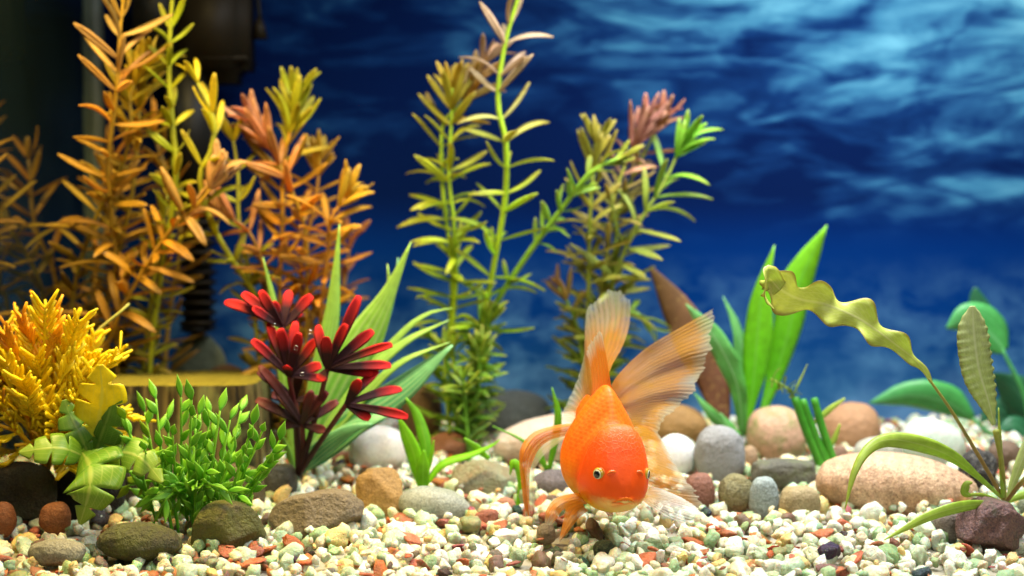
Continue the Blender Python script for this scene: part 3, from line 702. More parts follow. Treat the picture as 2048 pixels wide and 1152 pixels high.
stem_plant([(442, 420, 1.18), (498, 465, 1.18), (530, 540, 1.19), (560, 640, 1.2), (585, 760, 1.21)], 'reddish-orange leaning stem plant over the red-leaved plant', [(0, (.66, .25, .05)), (1, (.34, .2, .03))], 38, (55, 82), 8, (2, 3), (.1, .8), seed=15, tuft=2)
stem_plant([(700, 480, 1.24), (690, 560, 1.24), (665, 660, 1.24), (650, 780, 1.24)], 'rusty stem plant rising behind the striped leaves', [(0, (.62, .24, .08)), (1, (.3, .2, .03))], 32, (50, 80), 7, (2, 3), (.0, .5), seed=16)

mid = [(0, (.60, .42, .10)), (.15, (.66, .46, .24)), (.28, (.50, .48, .06)), (.45, (.36, .52, .04)), (.75, (.24, .46, .03)), (1, (.12, .25, .02))]
stem_plant([(1048, -40, 1.17), (1012, 80, 1.17), (996, 200, 1.17), (1012, 290, 1.17), (1010, 400, 1.18), (986, 540, 1.19), (966, 640, 1.2), (942, 740, 1.21), (930, 870, 1.22)], 'tallest green stem plant with pinkish-white upper leaves', [(0, (.55, .48, .08)), (.06, (.62, .42, .20)), (.2, (.72, .55, .42)), (.3, (.5, .5, .10)), (.5, YG), (1, Gn)], 45, (70, 98), 8, (2, 3), (.0, .6), seed=21, stem_px=6)
stem_plant([(965, 130, 1.2), (925, 205, 1.2), (888, 245, 1.2), (883, 320, 1.2), (890, 420, 1.2), (905, 540, 1.2), (900, 640, 1.21), (890, 740, 1.21), (900, 865, 1.22)], 'green stem plant whose bent pink-orange crown leans on the tallest stem', [(0, (.70, .42, .25)), (.14, (.60, .40, .05)), (.24, (.48, .50, .04)), (.5, YG), (1, Gn)], 36, (62, 88), 8, (2, 3), (.0, .6), tuft=4, seed=22)
stem_plant([(905, 175, 1.19), (902, 260, 1.19), (898, 350, 1.19), (908, 450, 1.19), (912, 560, 1.2), (906, 700, 1.21), (925, 868, 1.22)], 'straight green stem plant with yellow crown near the striped leaves', [(0, (.60, .45, .04)), (.2, (.48, .52, .03)), (.5, YG), (1, Gn)], 38, (60, 86), 8, (2, 3), (.0, .6), tuft=3, seed=23)
stem_plant([(1250, 312, 1.17), (1182, 345, 1.17), (1122, 420, 1.18), (1062, 500, 1.19), (1002, 590, 1.2), (962, 670, 1.21), (935, 790, 1.22), (925, 870, 1.22)], 'slanting green stem plant leaning over to the right-hand stems', [(0, (.45, .46, .05)), (.2, (.30, .55, .05)), (.4, (.30, .50, .04)), (1, Gn)], 29, (36, 58), 7, (2, 3), (.1, .9), bare=.0, seed=24, stem_px=6, skip=.2)
for i, (pp, lb) in enumerate([([(985, 630, 1.19), (962, 720, 1.2), (940, 860, 1.21)], 'short bushy green shoot with a pale tip at the stem plant roots'),
                               ([(962, 690, 1.18), (956, 780, 1.19), (932, 865, 1.2)], 'short green shoot hanging over the dark grey stone'),
                               ([(890, 700, 1.18), (905, 780, 1.19), (915, 870, 1.2)], 'short dark green shoot left of the stem plant roots'),
                               ([(925, 760, 1.17), (930, 810, 1.18), (935, 870, 1.18)], 'smallest feathery green shoot in front of the stem plant roots')]):
    stem_plant(pp, lb, [(0, (.32, .48, .05)), (.4, (.18, .40, .03)), (1, (.08, .2, .02))], 20, (32, 52), 6, (3, 4), (.0, .7), tuft=2, seed=30 + i, name='shoot')

stem_plant([(1292, 242, 1.21), (1255, 320, 1.21), (1228, 400, 1.21), (1215, 500, 1.22), (1200, 600, 1.23), (1182, 770, 1.24)], 'stem plant crowned by a pink tuft against the blue waves', [(0, (.58, .25, .20)), (.16, (.62, .32, .22)), (.24, (.55, .45, .12)), (.6, (.48, .46, .06)), (1, Gn)], 30, (58, 84), 7, (2, 3), (.1, .8), tuft=6, seed=41)
stem_plant([(1365, 285, 1.2), (1330, 362, 1.2), (1282, 440, 1.2), (1242, 520, 1.21), (1220, 600, 1.22), (1192, 770, 1.24)], 'stem plant with a bright green curled tip and long side leaves', [(0, (.24, .58, .04)), (.12, (.30, .56, .05)), (.3, (.46, .55, .10)), (1, (.3, .36, .04))], 38, (70, 98), 8, (2, 3), (.0, .4), side=(.6, -.2, 0), tuft=3, seed=42)
stem_plant([(1192, 285, 1.2), (1182, 400, 1.2), (1178, 500, 1.21), (1176, 600, 1.22), (1166, 770, 1.24)], 'upright olive stem plant beside the slanting green stem', [(0, (.50, .48, .06)), (.4, (.45, .42, .06)), (1, Gn)], 32, (56, 82), 7, (2, 3), (.2, .9), seed=43, tuft=3)
stem_plant([(1320, 245, 1.23), (1268, 350, 1.23), (1236, 430, 1.23), (1226, 560, 1.23), (1197, 770, 1.24)], 'stem plant with reddish tip leaves behind the pink tuft', [(0, (.55, .22, .14)), (.15, (.55, .36, .14)), (.3, (.48, .46, .07)), (1, Gn)], 32, (54, 80), 7, (2, 3), (.1, .8), tuft=5, seed=44)
stem_plant([(1118, 575, 1.21), (1135, 605, 1.21), (1155, 660, 1.22), (1172, 775, 1.23)], 'short shoot with brownish leaves left of the tail fin', [(0, (.45, .25, .08)), (.3, (.36, .40, .05)), (1, Gn)], 27, (36, 58), 6, (2, 3), (.0, .8), seed=45, name='shoot', tuft=2)
stem_plant([(1305, 655, 1.22), (1265, 625, 1.22), (1225, 655, 1.22), (1192, 775, 1.23)], 'small arching green shoot behind the upper tail fin', [(0, (.34, .50, .05)), (1, Gn)], 27, (34, 54), 7, (2, 3), (.2, .8), seed=46, name='shoot')
stem_plant([(1222, 560, 1.25), (1205, 650, 1.25), (1195, 775, 1.25)], 'leafy green shoot filling the foot of the pink-crowned stems', [(0, (.36, .46, .04)), (1, Gn)], 20, (40, 66), 6, (2, 3), (.0, .9), seed=47, name='shoot')

# ------------------------------------------------------------------ broad-leaved plants
def leafy(name, label, base, leaves, mat, extra=None):
    b = P(*base); gz = float(ground(b[0], b[1])) - .003
    b[2] = min(b[2], gz) if b[2] < gz + .02 else b[2]
    t = thing(name, label, 'plant', b)
    for L in leaves:
        L = dict(L); m = L.pop('mat', mat); nm = L.pop('name', 'leaf'); lb = L.pop('label', None)
        pet = L.pop('petiole', None)
        o = obj(nm, blade_mesh(nm, L.pop('pts'), L.pop('hw'), origin=b, **L), t, m)
        if lb: o['label'] = lb
        if pet:
            pp, rr, pm = pet
            C = catmull([P(*q) for q in pp], 20) - b
            k = (b[1] - CAMY) / FPX
            obj('leaf_stalk', tube_mesh('leaf_stalk', C, [r * k for r in rr], 8), t, pm)
    return t
GRN = leaf_mat('sword_leaf', (.14, .54, .01), (.26, .64, .02), vein=(.20, .55, .06), transl=.45, rough=.35)
GRN2 = leaf_mat('sword_leaf_pale', (.09, .36, .05), (.16, .48, .14), vein=(.3, .55, .25), transl=.35, rough=.3)
BRN = leaf_mat('decayed_leaf', (.16, .06, .025), (.20, .10, .03), transl=.25, spots=(.30, .17, .05), rough=.7)
D = 1.2
leafy('sword_plant', 'bright green broad sword-leaf plant with one brown decaying leaf', (1492, 880, D), [
    dict(pts=[(1490, 872, D), (1505, 780, D), (1516, 660, D), (1526, 570, D), (1549, 490, D)], hw=[6, 9, 24, 30, 26, 13, 1], roll=[0, 20, 30], mat=GRN),
    dict(pts=[(1508, 872, D + .01), (1548, 760, D + .02), (1580, 650, D + .02), (1598, 565, D + .02), (1654, 450, D + .02)], hw=[5, 8, 18, 27, 34, 36, 22, 1], roll=[0, -15, -20], mat=GRN, cup=.3),
    dict(pts=[(1486, 870, D - .01), (1474, 770, D - .015), (1432, 680, D - .02), (1372, 608, D - .02)], hw=[7, 15, 22, 20, 1], roll=15, mat=GRN2, ruffle=.25, rfreq=4),
    dict(pts=[(1496, 868, D + .015), (1492, 740, D + .02), (1472, 650, D + .02), (1446, 593, D + .02)], hw=[6, 20, 22, 12, 1], roll=-25, mat=GRN2, ruffle=.2, rfreq=4),
    dict(pts=[(1452, 872, D + .02), (1420, 745, D + .03), (1358, 625, D + .035), (1300, 533, D + .04)], hw=[8, 30, 44, 30, 3], roll=10, mat=BRN, ruffle=.15, rfreq=5, label='brown decaying leaf'),
    dict(pts=[(1468, 872, D), (1424, 828, D - .01), (1388, 786, D - .01)], hw=[6, 13, 1], mat=GRN2),
    dict(pts=[(1480, 872, D - .02), (1455, 850, D - .02), (1440, 826, D - .02)], hw=[5, 11, 2], mat=GRN2)], GRN)

APO = leaf_mat('long_leaf', (.60, .70, .12), (.64, .66, .15), vein=(.70, .70, .28), edge=(.40, .32, .06), transl=.4, rough=.4, nscale=90)
APO2 = leaf_mat('crinkled_leaf', (.50, .60, .18), (.56, .62, .28), vein=(.66, .70, .38), edge=(.36, .40, .12), transl=.35, rough=.45, nscale=260)
APO3 = leaf_mat('arching_leaf', (.36, .54, .05), (.46, .58, .08), vein=(.46, .56, .14), transl=.4, rough=.35)
PET = leaf_mat('leaf_stalk', (.30, .30, .05), (.34, .36, .06), transl=.1)
PETB = leaf_mat('leaf_stalk_brown', (.28, .17, .05), (.36, .36, .07), transl=.1)
B = (2010, 1003, 1.02); d0 = 1.02
leafy('long_leaved_plant', 'olive-green water plant with one long wavy ribbon leaf and an upright crinkled leaf', B, [
    dict(pts=[(1862, 765, .995), (1838, 728, .995), (1790, 688, .99), (1722, 640, .99), (1655, 610, .99), (1600, 598, .99), (1560, 578, .985), (1536, 560, .98)], hw=[3, 10, 19, 26, 30, 31, 34, 36, 27], nu=110, nv=9, ruffle=.6, rfreq=4.4, rinplane=.40, roll=[5, -5, 8, -12, 10, 45, 20], mat=APO, cup=-.1, phase=.8, thick=.0005,
         petiole=([B, (1965, 925, 1.01), (1905, 825, 1.0), (1858, 758, .995)], [4.5, 4.2, 3.5, 2.5], PETB), label='long wavy ribbon leaf with a curled tip'),
    dict(pts=[(1560, 580, .985), (1536, 556, .975), (1530, 590, .968), (1548, 618, .972)], hw=[18, 24, 22, 4], nu=24, nv=7, roll=[20, 60, 80, 60], mat=APO, ruffle=.4, rfreq=2, name='leaf_curl'),
    dict(pts=[(1988, 850, 1.0), (1976, 800, 1.0), (1958, 740, 1.0), (1948, 670, 1.0), (1945, 612, 1.0)], hw=[4, 10, 18, 25, 30, 33, 34, 34, 34, 33, 29, 20, 5], nu=110, nv=9, ruffle=.10, rfreq=14, rinplane=.035, roll=[-10, -4, 0], mat=APO2, cup=.25,
         petiole=([B, (2004, 930, 1.01), (1992, 862, 1.0)], [4.5, 5, 7], PET), label='upright crinkled pale leaf'),
    dict(pts=[(2008, 1000, 1.02), (1965, 962, 1.0), (1905, 915, .985), (1838, 888, .975), (1775, 880, .97), (1735, 900, .965), (1708, 945, .96), (1690, 1018, .957)], hw=[3, 4, 7, 13, 17, 16, 11, 7, 1], nu=60, roll=[0, 40, 35, 10, -20, -40], mat=APO3, cup=.3),
    dict(pts=[(2000, 1008, 1.0), (1930, 1012, .968), (1855, 1034, .958), (1768, 1080, .945)], hw=[4, 9, 12, 9, 1], nu=36, roll=[20, 10, 0], mat=APO3),
    dict(pts=[(2006, 995, 1.015), (2001, 900, 1.01), (1997, 815, 1.01)], hw=[4, 5, 1], mat=APO3),
    dict(pts=[(2014, 1000, 1.02), (2040, 930, 1.02), (2075, 850, 1.02)], hw=[4, 12, 14], mat=APO2),
    dict(pts=[(2014, 1002, 1.01), (2046, 962, 1.0), (2080, 930, 1.0)], hw=[4, 5, 5], mat=PETB),
    dict(pts=[(2012, 1000, 1.03), (2004, 960, 1.02), (2006, 925, 1.02)], hw=[3, 5, 1], mat=APO3),
    dict(pts=[(2012, 1005, 1.0), (2024, 1020, .99), (2034, 1045, .985)], hw=[4, 9, 2], mat=GRN),
    dict(pts=[(2004, 1004, 1.0), (1965, 990, .99), (1935, 990, .985)], hw=[3, 4, 3], mat=APO3),
    dict(pts=[(1942, 992, .985), (1930, 985, .985), (1934, 968, .985), (1945, 965, .985)], hw=[3, 9, 8, 2], mat=APO3),
    dict(pts=[(2014, 1004, 1.03), (2050, 990, 1.03), (2090, 1000, 1.03)], hw=[4, 9, 8], mat=APO3)], APO)

ANU = leaf_mat('heart_leaf', (.07, .36, .08), (.10, .42, .13), vein=(.18, .52, .20), transl=.35, rough=.3)
ANUD = leaf_mat('heart_leaf_dark', (.03, .14, .06), (.03, .16, .07), vein=(.06, .22, .10), transl=.3, rough=.35)
D = 1.25
leafy('heart_leaf_plant', 'dark green heart-leaf plant behind the upright crinkled leaf', (2040, 870, D), [
    dict(pts=[(1946, 838, D), (1890, 805, D), (1820, 792, D), (1738, 806, D)], hw=[8, 36, 34, 22, 1], roll=[40, 35, 25], mat=ANU, cup=.4, petiole=([(2040, 868, D), (1985, 868, D), (1946, 838, D)], [4, 4, 4], ANU)),
    dict(pts=[(2010, 702, D), (1985, 672, D), (1940, 640, D), (1892, 656, D)], hw=[12, 42, 44, 30, 2], roll=[0, 20, 30], mat=ANU, cup=.3, petiole=([(2060, 880, D), (2048, 790, D), (2005, 700, D)], [5, 5, 4], ANU)),
    dict(pts=[(2080, 830, D + .02), (2040, 790, D + .02), (1985, 745, D + .02)], hw=[20, 44, 30, 2], roll=20, mat=ANUD),
    dict(pts=[(2075, 900, D), (2030, 850, D), (1995, 868, D)], hw=[20, 34, 20, 2], roll=-10, mat=ANUD),
    dict(pts=[(2050, 840, D + .03), (1990, 820, D + .03), (1960, 845, D + .03)], hw=[20, 40, 20, 2], roll=-10, mat=ANUD),
    dict(pts=[(1975, 650, D + .04), (1955, 600, D + .04), (1950, 575, D + .04)], hw=[14, 24, 18, 4], mat=ANUD)], ANU)

STK = leaf_mat('cut_stalk', (.05, .26, .02), (.08, .34, .03), transl=.15, rough=.35)
def stalks():
    d = 1.13; b = P(1650, 922, d); b[2] = float(ground(b[0], b[1])) - .003
    t = thing('cut_stalk_plant', 'clump of cut dark green stalks with a pale sprig on top', 'plant', b); k = d / FPX
    for p0, p1, r in (((1590, 795), (1640, 925), 10), ((1605, 800), (1652, 926), 9), ((1628, 797), (1668, 925), 8.5), ((1612, 830), (1660, 928), 8)):
        C = catmull([P(*p0, d), P((p0[0] + p1[0]) / 2 - 2, (p0[1] + p1[1]) / 2, d), P(*p1, d) ], 12) - b
        C = np.vstack([C, C[-1] + np.array([.002, 0, -.012])])
        obj('stalk', tube_mesh('stalk', C, [r * k * .9, r * k, r * k], 12, round_end=False), t, STK)
    for pts, hw in (([(1625, 850), (1660, 818), (1690, 797)], [3, 7, 2]), ([(1652, 905), (1668, 880), (1680, 848)], [3, 6, 2]), ([(1582, 798), (1598, 765), (1615, 728)], [1, 2.5, .6])):
        obj('leaf', blade_mesh('leaf', [(x, y, d) for x, y in pts], hw, origin=b), t, APO3)
    sp = catmull([P(1592, 798, d), P(1572, 775, d), P(1542, 758, d)], 14)
    obj('sprig', tube_mesh('sprig', sp - b, [.0008, .0006], 6), t, APO3)
    for i in range(26):
        p = sp[R.randint(2, 13)] - b; o = put('leaf', R.choice(LEAVES), t, p, np.array([R.uniform(-1, 1), R.uniform(-.6, .6), R.uniform(-.8, 1)]), R.uniform(14, 30) * k, 2.6 * k, (.30, .46, .08))
stalks()

STR = leaf_mat('striped_leaf', (.16, .44, .06), (.36, .60, .06), stripes=5, transl=.3, rough=.35)
STR2 = leaf_mat('striped_leaf_blue', (.05, .26, .10), (.16, .50, .20), stripes=6, transl=.25, rough=.35)
REED = leaf_mat('reed_leaf', (.18, .40, .04), (.28, .50, .06), stripes=3, transl=.3, rough=.35)
D = 1.125
leafy('striped_leaf_plant', 'large artificial grass plant with pale-striped green blades behind the red leaves', (592, 945, D), [
    dict(pts=[(600, 940, D), (632, 780, D), (662, 640, D), (672, 540, D), (679, 448, D)], hw=[6, 17, 20, 17, 8, 1], mat=STR),
    dict(pts=[(604, 940, D), (660, 800, D), (725, 680, D), (775, 590, D), (822, 484, D)], hw=[8, 32, 42, 34, 13, 1], mat=STR, roll=-8),
    dict(pts=[(604, 940, D + .01), (690, 790, D + .012), (760, 660, D + .015), (778, 590, D + .015), (775, 528, D + .015)], hw=[8, 26, 30, 18, 8, 1], mat=STR, roll=12),
    dict(pts=[(604, 940, D + .01), (690, 800, D + .02), (765, 650, D + .02), (790, 570, D + .02), (796, 515, D + .02)], hw=[8, 14, 16, 14, 6, 1], mat=STR2),
    dict(pts=[(600, 942, D), (690, 800, D), (790, 680, D), (850, 630, D), (905, 616, D)], hw=[6, 12, 13, 10, 7, 1], mat=REED, roll=20),
    dict(pts=[(600, 942, D - .01), (700, 790, D - .01), (800, 690, D - .01), (898, 640, D - .01)], hw=[6, 12, 14, 10, 1], mat=REED, roll=25),
    dict(pts=[(600, 942, D - .01), (720, 800, D - .015), (800, 725, D - .02), (900, 684, D - .02)], hw=[6, 12, 13, 8, 1], mat=REED, roll=30),
    dict(pts=[(596, 944, D), (690, 850, D - .015), (800, 780, D - .02), (905, 690, D - .02)], hw=[8, 32, 36, 24, 2], mat=STR2, roll=8),
    dict(pts=[(594, 945, D - .01), (660, 890, D - .02), (730, 845, D - .03), (790, 825, D - .03)], hw=[6, 24, 26, 16, 2], mat=STR2, roll=25),
    dict(pts=[(594, 945, D - .015), (640, 900, D - .03), (700, 860, D - .035), (745, 848, D - .035)], hw=[6, 20, 20, 12, 2], mat=STR2, roll=-10),
    dict(pts=[(590, 942, D), (570, 760, D), (550, 620, D), (526, 515, D)], hw=[5, 12, 13, 8, 1], mat=REED),
    dict(pts=[(590, 945, D - .01), (575, 900, D - .015), (560, 860, D - .02)], hw=[4, 8, 1], mat=REED)], STR)

SPR = leaf_mat('sprout_leaf', (.22, .58, .01), (.26, .62, .02), vein=(.34, .66, .05), transl=.45, rough=.35)
SPRD = leaf_mat('sprout_leaf_dark', (.12, .40, .01), (.18, .48, .02), vein=(.24, .5, .04), transl=.4, rough=.35)
D = 1.085
leafy('green_sprout', 'small vivid green sprout with broad short leaves behind the grey-green oval stone', (846, 975, D), [
    dict(pts=[(840, 972, D), (828, 910, D), (808, 860, D), (797, 835, D)], hw=[5, 14, 16, 12, 2], mat=SPR, roll=10),
    dict(pts=[(846, 970, D + .01), (852, 900, D + .012), (836, 835, D + .015), (812, 796, D + .015)], hw=[5, 11, 13, 10, 2], mat=SPRD),
    dict(pts=[(846, 978, D - .01), (846, 940, D - .012), (848, 900, D - .012)], hw=[10, 14, 12, 2], mat=SPR),
    dict(pts=[(852, 968, D), (885, 928, D), (945, 908, D), (985, 890, D), (1000, 878, D)], hw=[5, 9, 10, 8, 5, 1], mat=SPR, roll=30),
    dict(pts=[(978, 918, D + .005), (955, 898, D + .005), (928, 876, D + .005)], hw=[4, 9, 2], mat=SPR, roll=20),
    dict(pts=[(850, 960, D), (862, 915, D), (868, 880, D)], hw=[3, 5, 1], mat=SPR)], SPR)
D = 1.07
leafy('grass_sprout', 'lone curved bright green blade beside the orange ribbon fin', (1034, 1020, D), [
    dict(pts=[(1036, 1022, D), (1044, 975, D), (1038, 938, D), (1026, 924, D), (1020, 950, D)], hw=[6, 9, 9, 8, 1], mat=SPR)], SPR)
D = 1.1
leafy('grass_sprout', 'tall narrow green blade standing in front of the pinkish-white stone', (1105, 940, D), [
    dict(pts=[(1098, 942, D), (1110, 880, D), (1116, 830, D), (1104, 775, D)], hw=[4, 8, 8, 1], mat=SPRD),
    dict(pts=[(1096, 940, D), (1080, 910, D), (1076, 880, D)], hw=[3, 7, 1], mat=SPRD),
    dict(pts=[(1092, 940, D), (1050, 885, D), (985, 852, D)], hw=[2, 3.5, 1], mat=SPRD)], SPRD)

# lobed plant
def lobes(x):
    if x > .90 or x < .12: return 1.0
    f = ((x - .12) / .78 * 3.4) % 1.0
    g = min(f, 1 - f)
    return 1 - .72 * math.exp(-(g / .085) ** 2)
LOB = leaf_mat('lobed_leaf', (.16, .34, .02), (.26, .38, .03), vein=(.45, .52, .10), transl=.35, rough=.35, nscale=60)
LOBY = leaf_mat('lobed_leaf_yellow', (.46, .50, .02), (.90, .74, .01), vein=(.7, .65, .08), transl=.35, rough=.35, tip_at=(.2, .6))
LOBD = leaf_mat('lobed_leaf_green', (.10, .26, .02), (.20, .36, .03), vein=(.3, .42, .06), transl=.35, rough=.35)
D = 1.0
leafy('lobed_leaf_plant', 'plastic plant with deeply lobed yellow-green leaves under the yellow bush', (190, 1010, D + .03), [
    dict(pts=[(182, 930, D + .01), (196, 850, D), (204, 785, D - .01), (200, 730, D - .015)], hw=[8, 46, 54, 46, 5], nu=70, nv=9, teeth=lobes, mat=LOBY, sweepk=.25, roll=-10),
    dict(pts=[(184, 935, D + .01), (200, 880, D), (218, 830, D - .005), (232, 775, D - .005)], hw=[8, 40, 44, 32, 4], nu=70, nv=9, teeth=lobes, mat=LOBD, sweepk=.25, roll=15),
    dict(pts=[(184, 935, D + .01), (165, 880, D), (140, 830, D), (128, 800, D)], hw=[8, 36, 40, 26, 4], nu=70, nv=9, teeth=lobes, mat=LOBD, sweepk=.25, roll=-20),
    dict(pts=[(180, 918, D), (130, 898, D - .015), (85, 898, D - .02), (38, 905, D - .02)], hw=[6, 30, 36, 28, 3], nu=70, nv=9, teeth=lobes, mat=LOB, sweepk=.25, roll=-20),
    dict(pts=[(165, 905, D - .005), (180, 935, D - .025), (178, 985, D - .035), (160, 1048, D - .03)], hw=[12, 64, 68, 52, 30, 4], nu=90, nv=11, teeth=lobes, mat=LOB, sweepk=.25, cup=.3, label='drooping lobed leaf with yellow edge'),
    dict(pts=[(195, 920, D), (245, 905, D - .01), (285, 920, D - .015), (325, 965, D - .02)], hw=[6, 34, 40, 28, 3], nu=70, nv=9, teeth=lobes, mat=LOB, sweepk=.25, roll=20),
    dict(pts=[(192, 1010, D + .03), (188, 960, D + .02), (184, 918, D + .01)], hw=[6, 6, 6], name='stem', mat=LOBD, thick=.003)], LOB)

# ------------------------------------------------------------------ red whorled plant
RED = leaf_mat('red_leaf', (.030, .003, .005), (.62, .008, .008), transl=.12, rough=.85, tip_at=(.5, 1.0), vary=.55, nscale=300)
REDD = leaf_mat('red_leaf_dark', (.030, .006, .006), (.11, .008, .010), transl=.1, rough=.6)
def red_plant():
    d = 1.07; b = P(598, 935, d + .02); b[2] = float(ground(b[0], b[1])) - .003
    t = thing('red_leaved_plant', 'artificial plant with whorls of dark maroon leaves tipped bright red', 'plant', b); k = d / FPX
    prof = [.42, .55, .68, .8, .9, 1.0, 1.0, .55]
    shapes = [leaf_shape('leaf', bd, prof, RED, nu=12, nv=7, thick=.10, cup=.5) for bd in (-.1, .12, .3)]
    shapesd = [leaf_shape('leaf', bd, prof, REDD, nu=12, nv=7, thick=.10, cup=.5) for bd in (-.1, .12, .3)]
    W = [((565, 655, d), [(455, 600), (488, 588), (523, 588), (578, 583), (622, 594), (545, 605), (600, 620), (505, 618)], 0),
         ((578, 752, d - .005), [(508, 683), (538, 650), (562, 660), (590, 650), (634, 683), (640, 732), (652, 758), (600, 668), (575, 730)], 0),
         ((655, 738, d - .02), [(634, 655), (652, 678), (690, 652), (716, 598), (742, 664), (777, 690), (778, 730), (742, 748), (700, 700), (640, 760)], 0),
         ((692, 810, d - .02), [(752, 742), (798, 774), (810, 832), (738, 836), (720, 760)], 0),
         ((605, 850, d), [(652, 786), (674, 806), (650, 862), (556, 780), (528, 738), (516, 800), (560, 850), (620, 790)], 1),
         ((590, 800, d + .01), [(520, 745), (545, 790), (640, 800), (600, 740)], 1)]
    root = P(598, 935, d + .02)
    for (c, tips, dark) in W:
        cw = P(*c)
        obj('stem', tube_mesh('stem', catmull([root - b + np.array([0, 0, -.004]), (root * .55 + cw * .45) + np.array([.001, .004, 0]) - b, cw - b], 12), [.0022, .0018, .0016], 8), t, REDD)
        for i, (tx, ty) in enumerate(tips):
            e = P(tx, ty, c[2] + R.uniform(-.016, .010)); dv = e - cw; L = np.linalg.norm(dv)
            o = put('leaf', R.choice(shapesd if dark else shapes), t, cw - b + dv * .03, dv, L, R.uniform(9.5, 12) * k, up=(R.uniform(-.3, .3), -1, .5), zscale=L * .55)
red_plant()

# ------------------------------------------------------------------ yellow bushy plant
YB = leaf_mat('yellow_frond', use_object=True, transl=.35, rough=.4, vary=.25)
def finger(name, mat, bend):
    u = np.linspace(0, 1, 6); pts = np.stack([u, np.zeros(6), bend * u * (1 - u) * 2], 1)
    return tube_mesh(name, pts, [.065, .075, .09, .10, .09], 6, mat)
def yellow_bush():
    d = 1.045; b = P(95, 960, d); b[2] = P(95, 940, d)[2]
    t = thing('yellow_bush_plant', 'bushy bright yellow plastic plant with orange-tipped finger leaves', 'plant', b); k = d / FPX
    fing = [finger('leaflet', YB, x) for x in (-.15, .05, .25)]
    RR = random.Random(3); cnt = 0
    ends = [(-20, 700), (10, 652), (55, 640), (95, 642), (130, 660), (160, 690), (240, 705), (185, 745), (30, 720), (80, 700), (120, 730), (-10, 790), (40, 800), (150, 800), (95, 790), (0, 850), (60, 860), (115, 850), (30, 890), (140, 870)]
    for i, (ex, ey) in enumerate(ends):
        dd = d + (-.032 if ey > 730 else .01) + RR.uniform(-.012, .012)
        e = P(ex, ey, dd)
        root = np.array([0, 0, 0.0]); midp = (e - b) * .5 + np.array([RR.uniform(-.006, .006), -.008, .008])
        C = catmull([root, midp, e - b], 22)
        f = obj('frond', tube_mesh('frond', C, [.0016, .0014, .0010], 6), t, YB); f.color = (.80, .46, .01, 1)
        top = max(0, min(1, (760 - ey) / 110))
        for j in range(9, 22):
            if cnt >= 298: break
            for s in ((-1, 1) if j % 2 else (RR.choice((-1, 1)),)):
                T = unit(C[min(j + 1, 21)] - C[j - 1]); A = frame(T)
                a = RR.uniform(-.7, .7) + (0 if s > 0 else math.pi)
                dv = A[:, 1] * math.cos(a) + A[:, 2] * math.sin(a) + T * RR.uniform(.6, 1.5) + np.array([0, -.35, .15])
                c = np.array([.86, .68, .01]) if RR.random() > .55 * top + .05 else np.array([.80, .36, .01])
                put('leaflet', RR.choice(fing), f, C[j], dv, RR.uniform(34, 56) * k, RR.uniform(26, 36) * k, c * RR.uniform(.85, 1.1)); cnt += 1
    # the many finger leaves too small and dense to pick apart
    parts = {0: [], 1: []}
    def strand(pts, r0, r1):
        pts = np.asarray(pts); n = 5; V = []; F = []
        T = unit(np.gradient(pts, axis=0)); ref = np.array([0, -1, .2])
        for q in range(len(pts)):
            sd = unit(np.cross(T[q], ref)); bb = np.cross(sd, T[q]); r = r0 + (r1 - r0) * q / (len(pts) - 1)
            if q == len(pts) - 1: r *= .55
            for h in range(n): V.append(pts[q] + r * (sd * math.cos(h * 6.283 / n) + bb * math.sin(h * 6.283 / n)))
        for q in range(len(pts) - 1):
            for h in range(n): F.append((q * n + h, q * n + (h + 1) % n, (q + 1) * n + (h + 1) % n, (q + 1) * n + h))
        F.append(tuple((len(pts) - 1) * n + h for h in range(n)))
        return np.array(V), F
    for i in range(92):
        while True:
            ex, ey = RR.uniform(-35, 185), RR.uniform(690, 905)
            if ((ex - 70) / 115) ** 2 + ((ey - 800) / 118) ** 2 < 1: break
        p = P(ex, ey, d + RR.uniform(-.030, .03)) - b
        dv = unit(np.array([(ex - 85) / 90 + RR.uniform(-.35, .35), RR.uniform(-.9, .1), (880 - ey) / 120 + RR.uniform(-.4, .5)]))
        L = RR.uniform(60, 95) * k; A = frame(dv); bend = A[:, 2] * RR.uniform(-.2, .35) + np.array([0, 0, -.15])
        pts = [p + dv * L * q + bend * L * q * q * .6 for q in np.linspace(0, 1, 7)]
        key = 1 if ey < 745 and RR.random() < .6 else 0
        parts[key].append(strand(pts, 4.2 * k, 3.4 * k))
        for q in range(1, 7):
            for sg in (-1, 1):
                T = unit(pts[q] - pts[q - 1]); sd = A[:, 1] * sg
                l2 = RR.uniform(22, 38) * k
                f2 = [pts[q] + (sd * .75 + T * .6) * l2 * u_ + T * l2 * .55 * u_ * u_ + A[:, 2] * l2 * RR.uniform(-.1, .25) * u_ for u_ in (0, .35, .7, 1.0)]
                parts[key].append(strand(f2, 3.2 * k, 4.6 * k))
    for key, cl in ((0, (.86, .66, .01)), (1, (.82, .42, .01))):
        V, F, nV = [], [], 0
        for vv, ff in parts[key]:
            V.append(vv); F += [tuple(q + nV for q in f) for f in ff]; nV += len(vv)
        me = make_mesh('foliage', np.vstack(V), F, np.tile(np.array([[.5, .5]]), (nV, 1)), mat=YB)
        fo = obj('foliage', me, t); fo['kind'] = 'stuff'; fo.color = tuple(cl) + (1,)
    tw = P(165, 705, d + .02) - b; te = P(258, 608, d + .03) - b
    obj('stem_twig', tube_mesh('stem_twig', catmull([np.zeros(3), tw, te], 16), [.0012, .0012, .0009], 6), t, PETB)
    return t
yellow_bush()

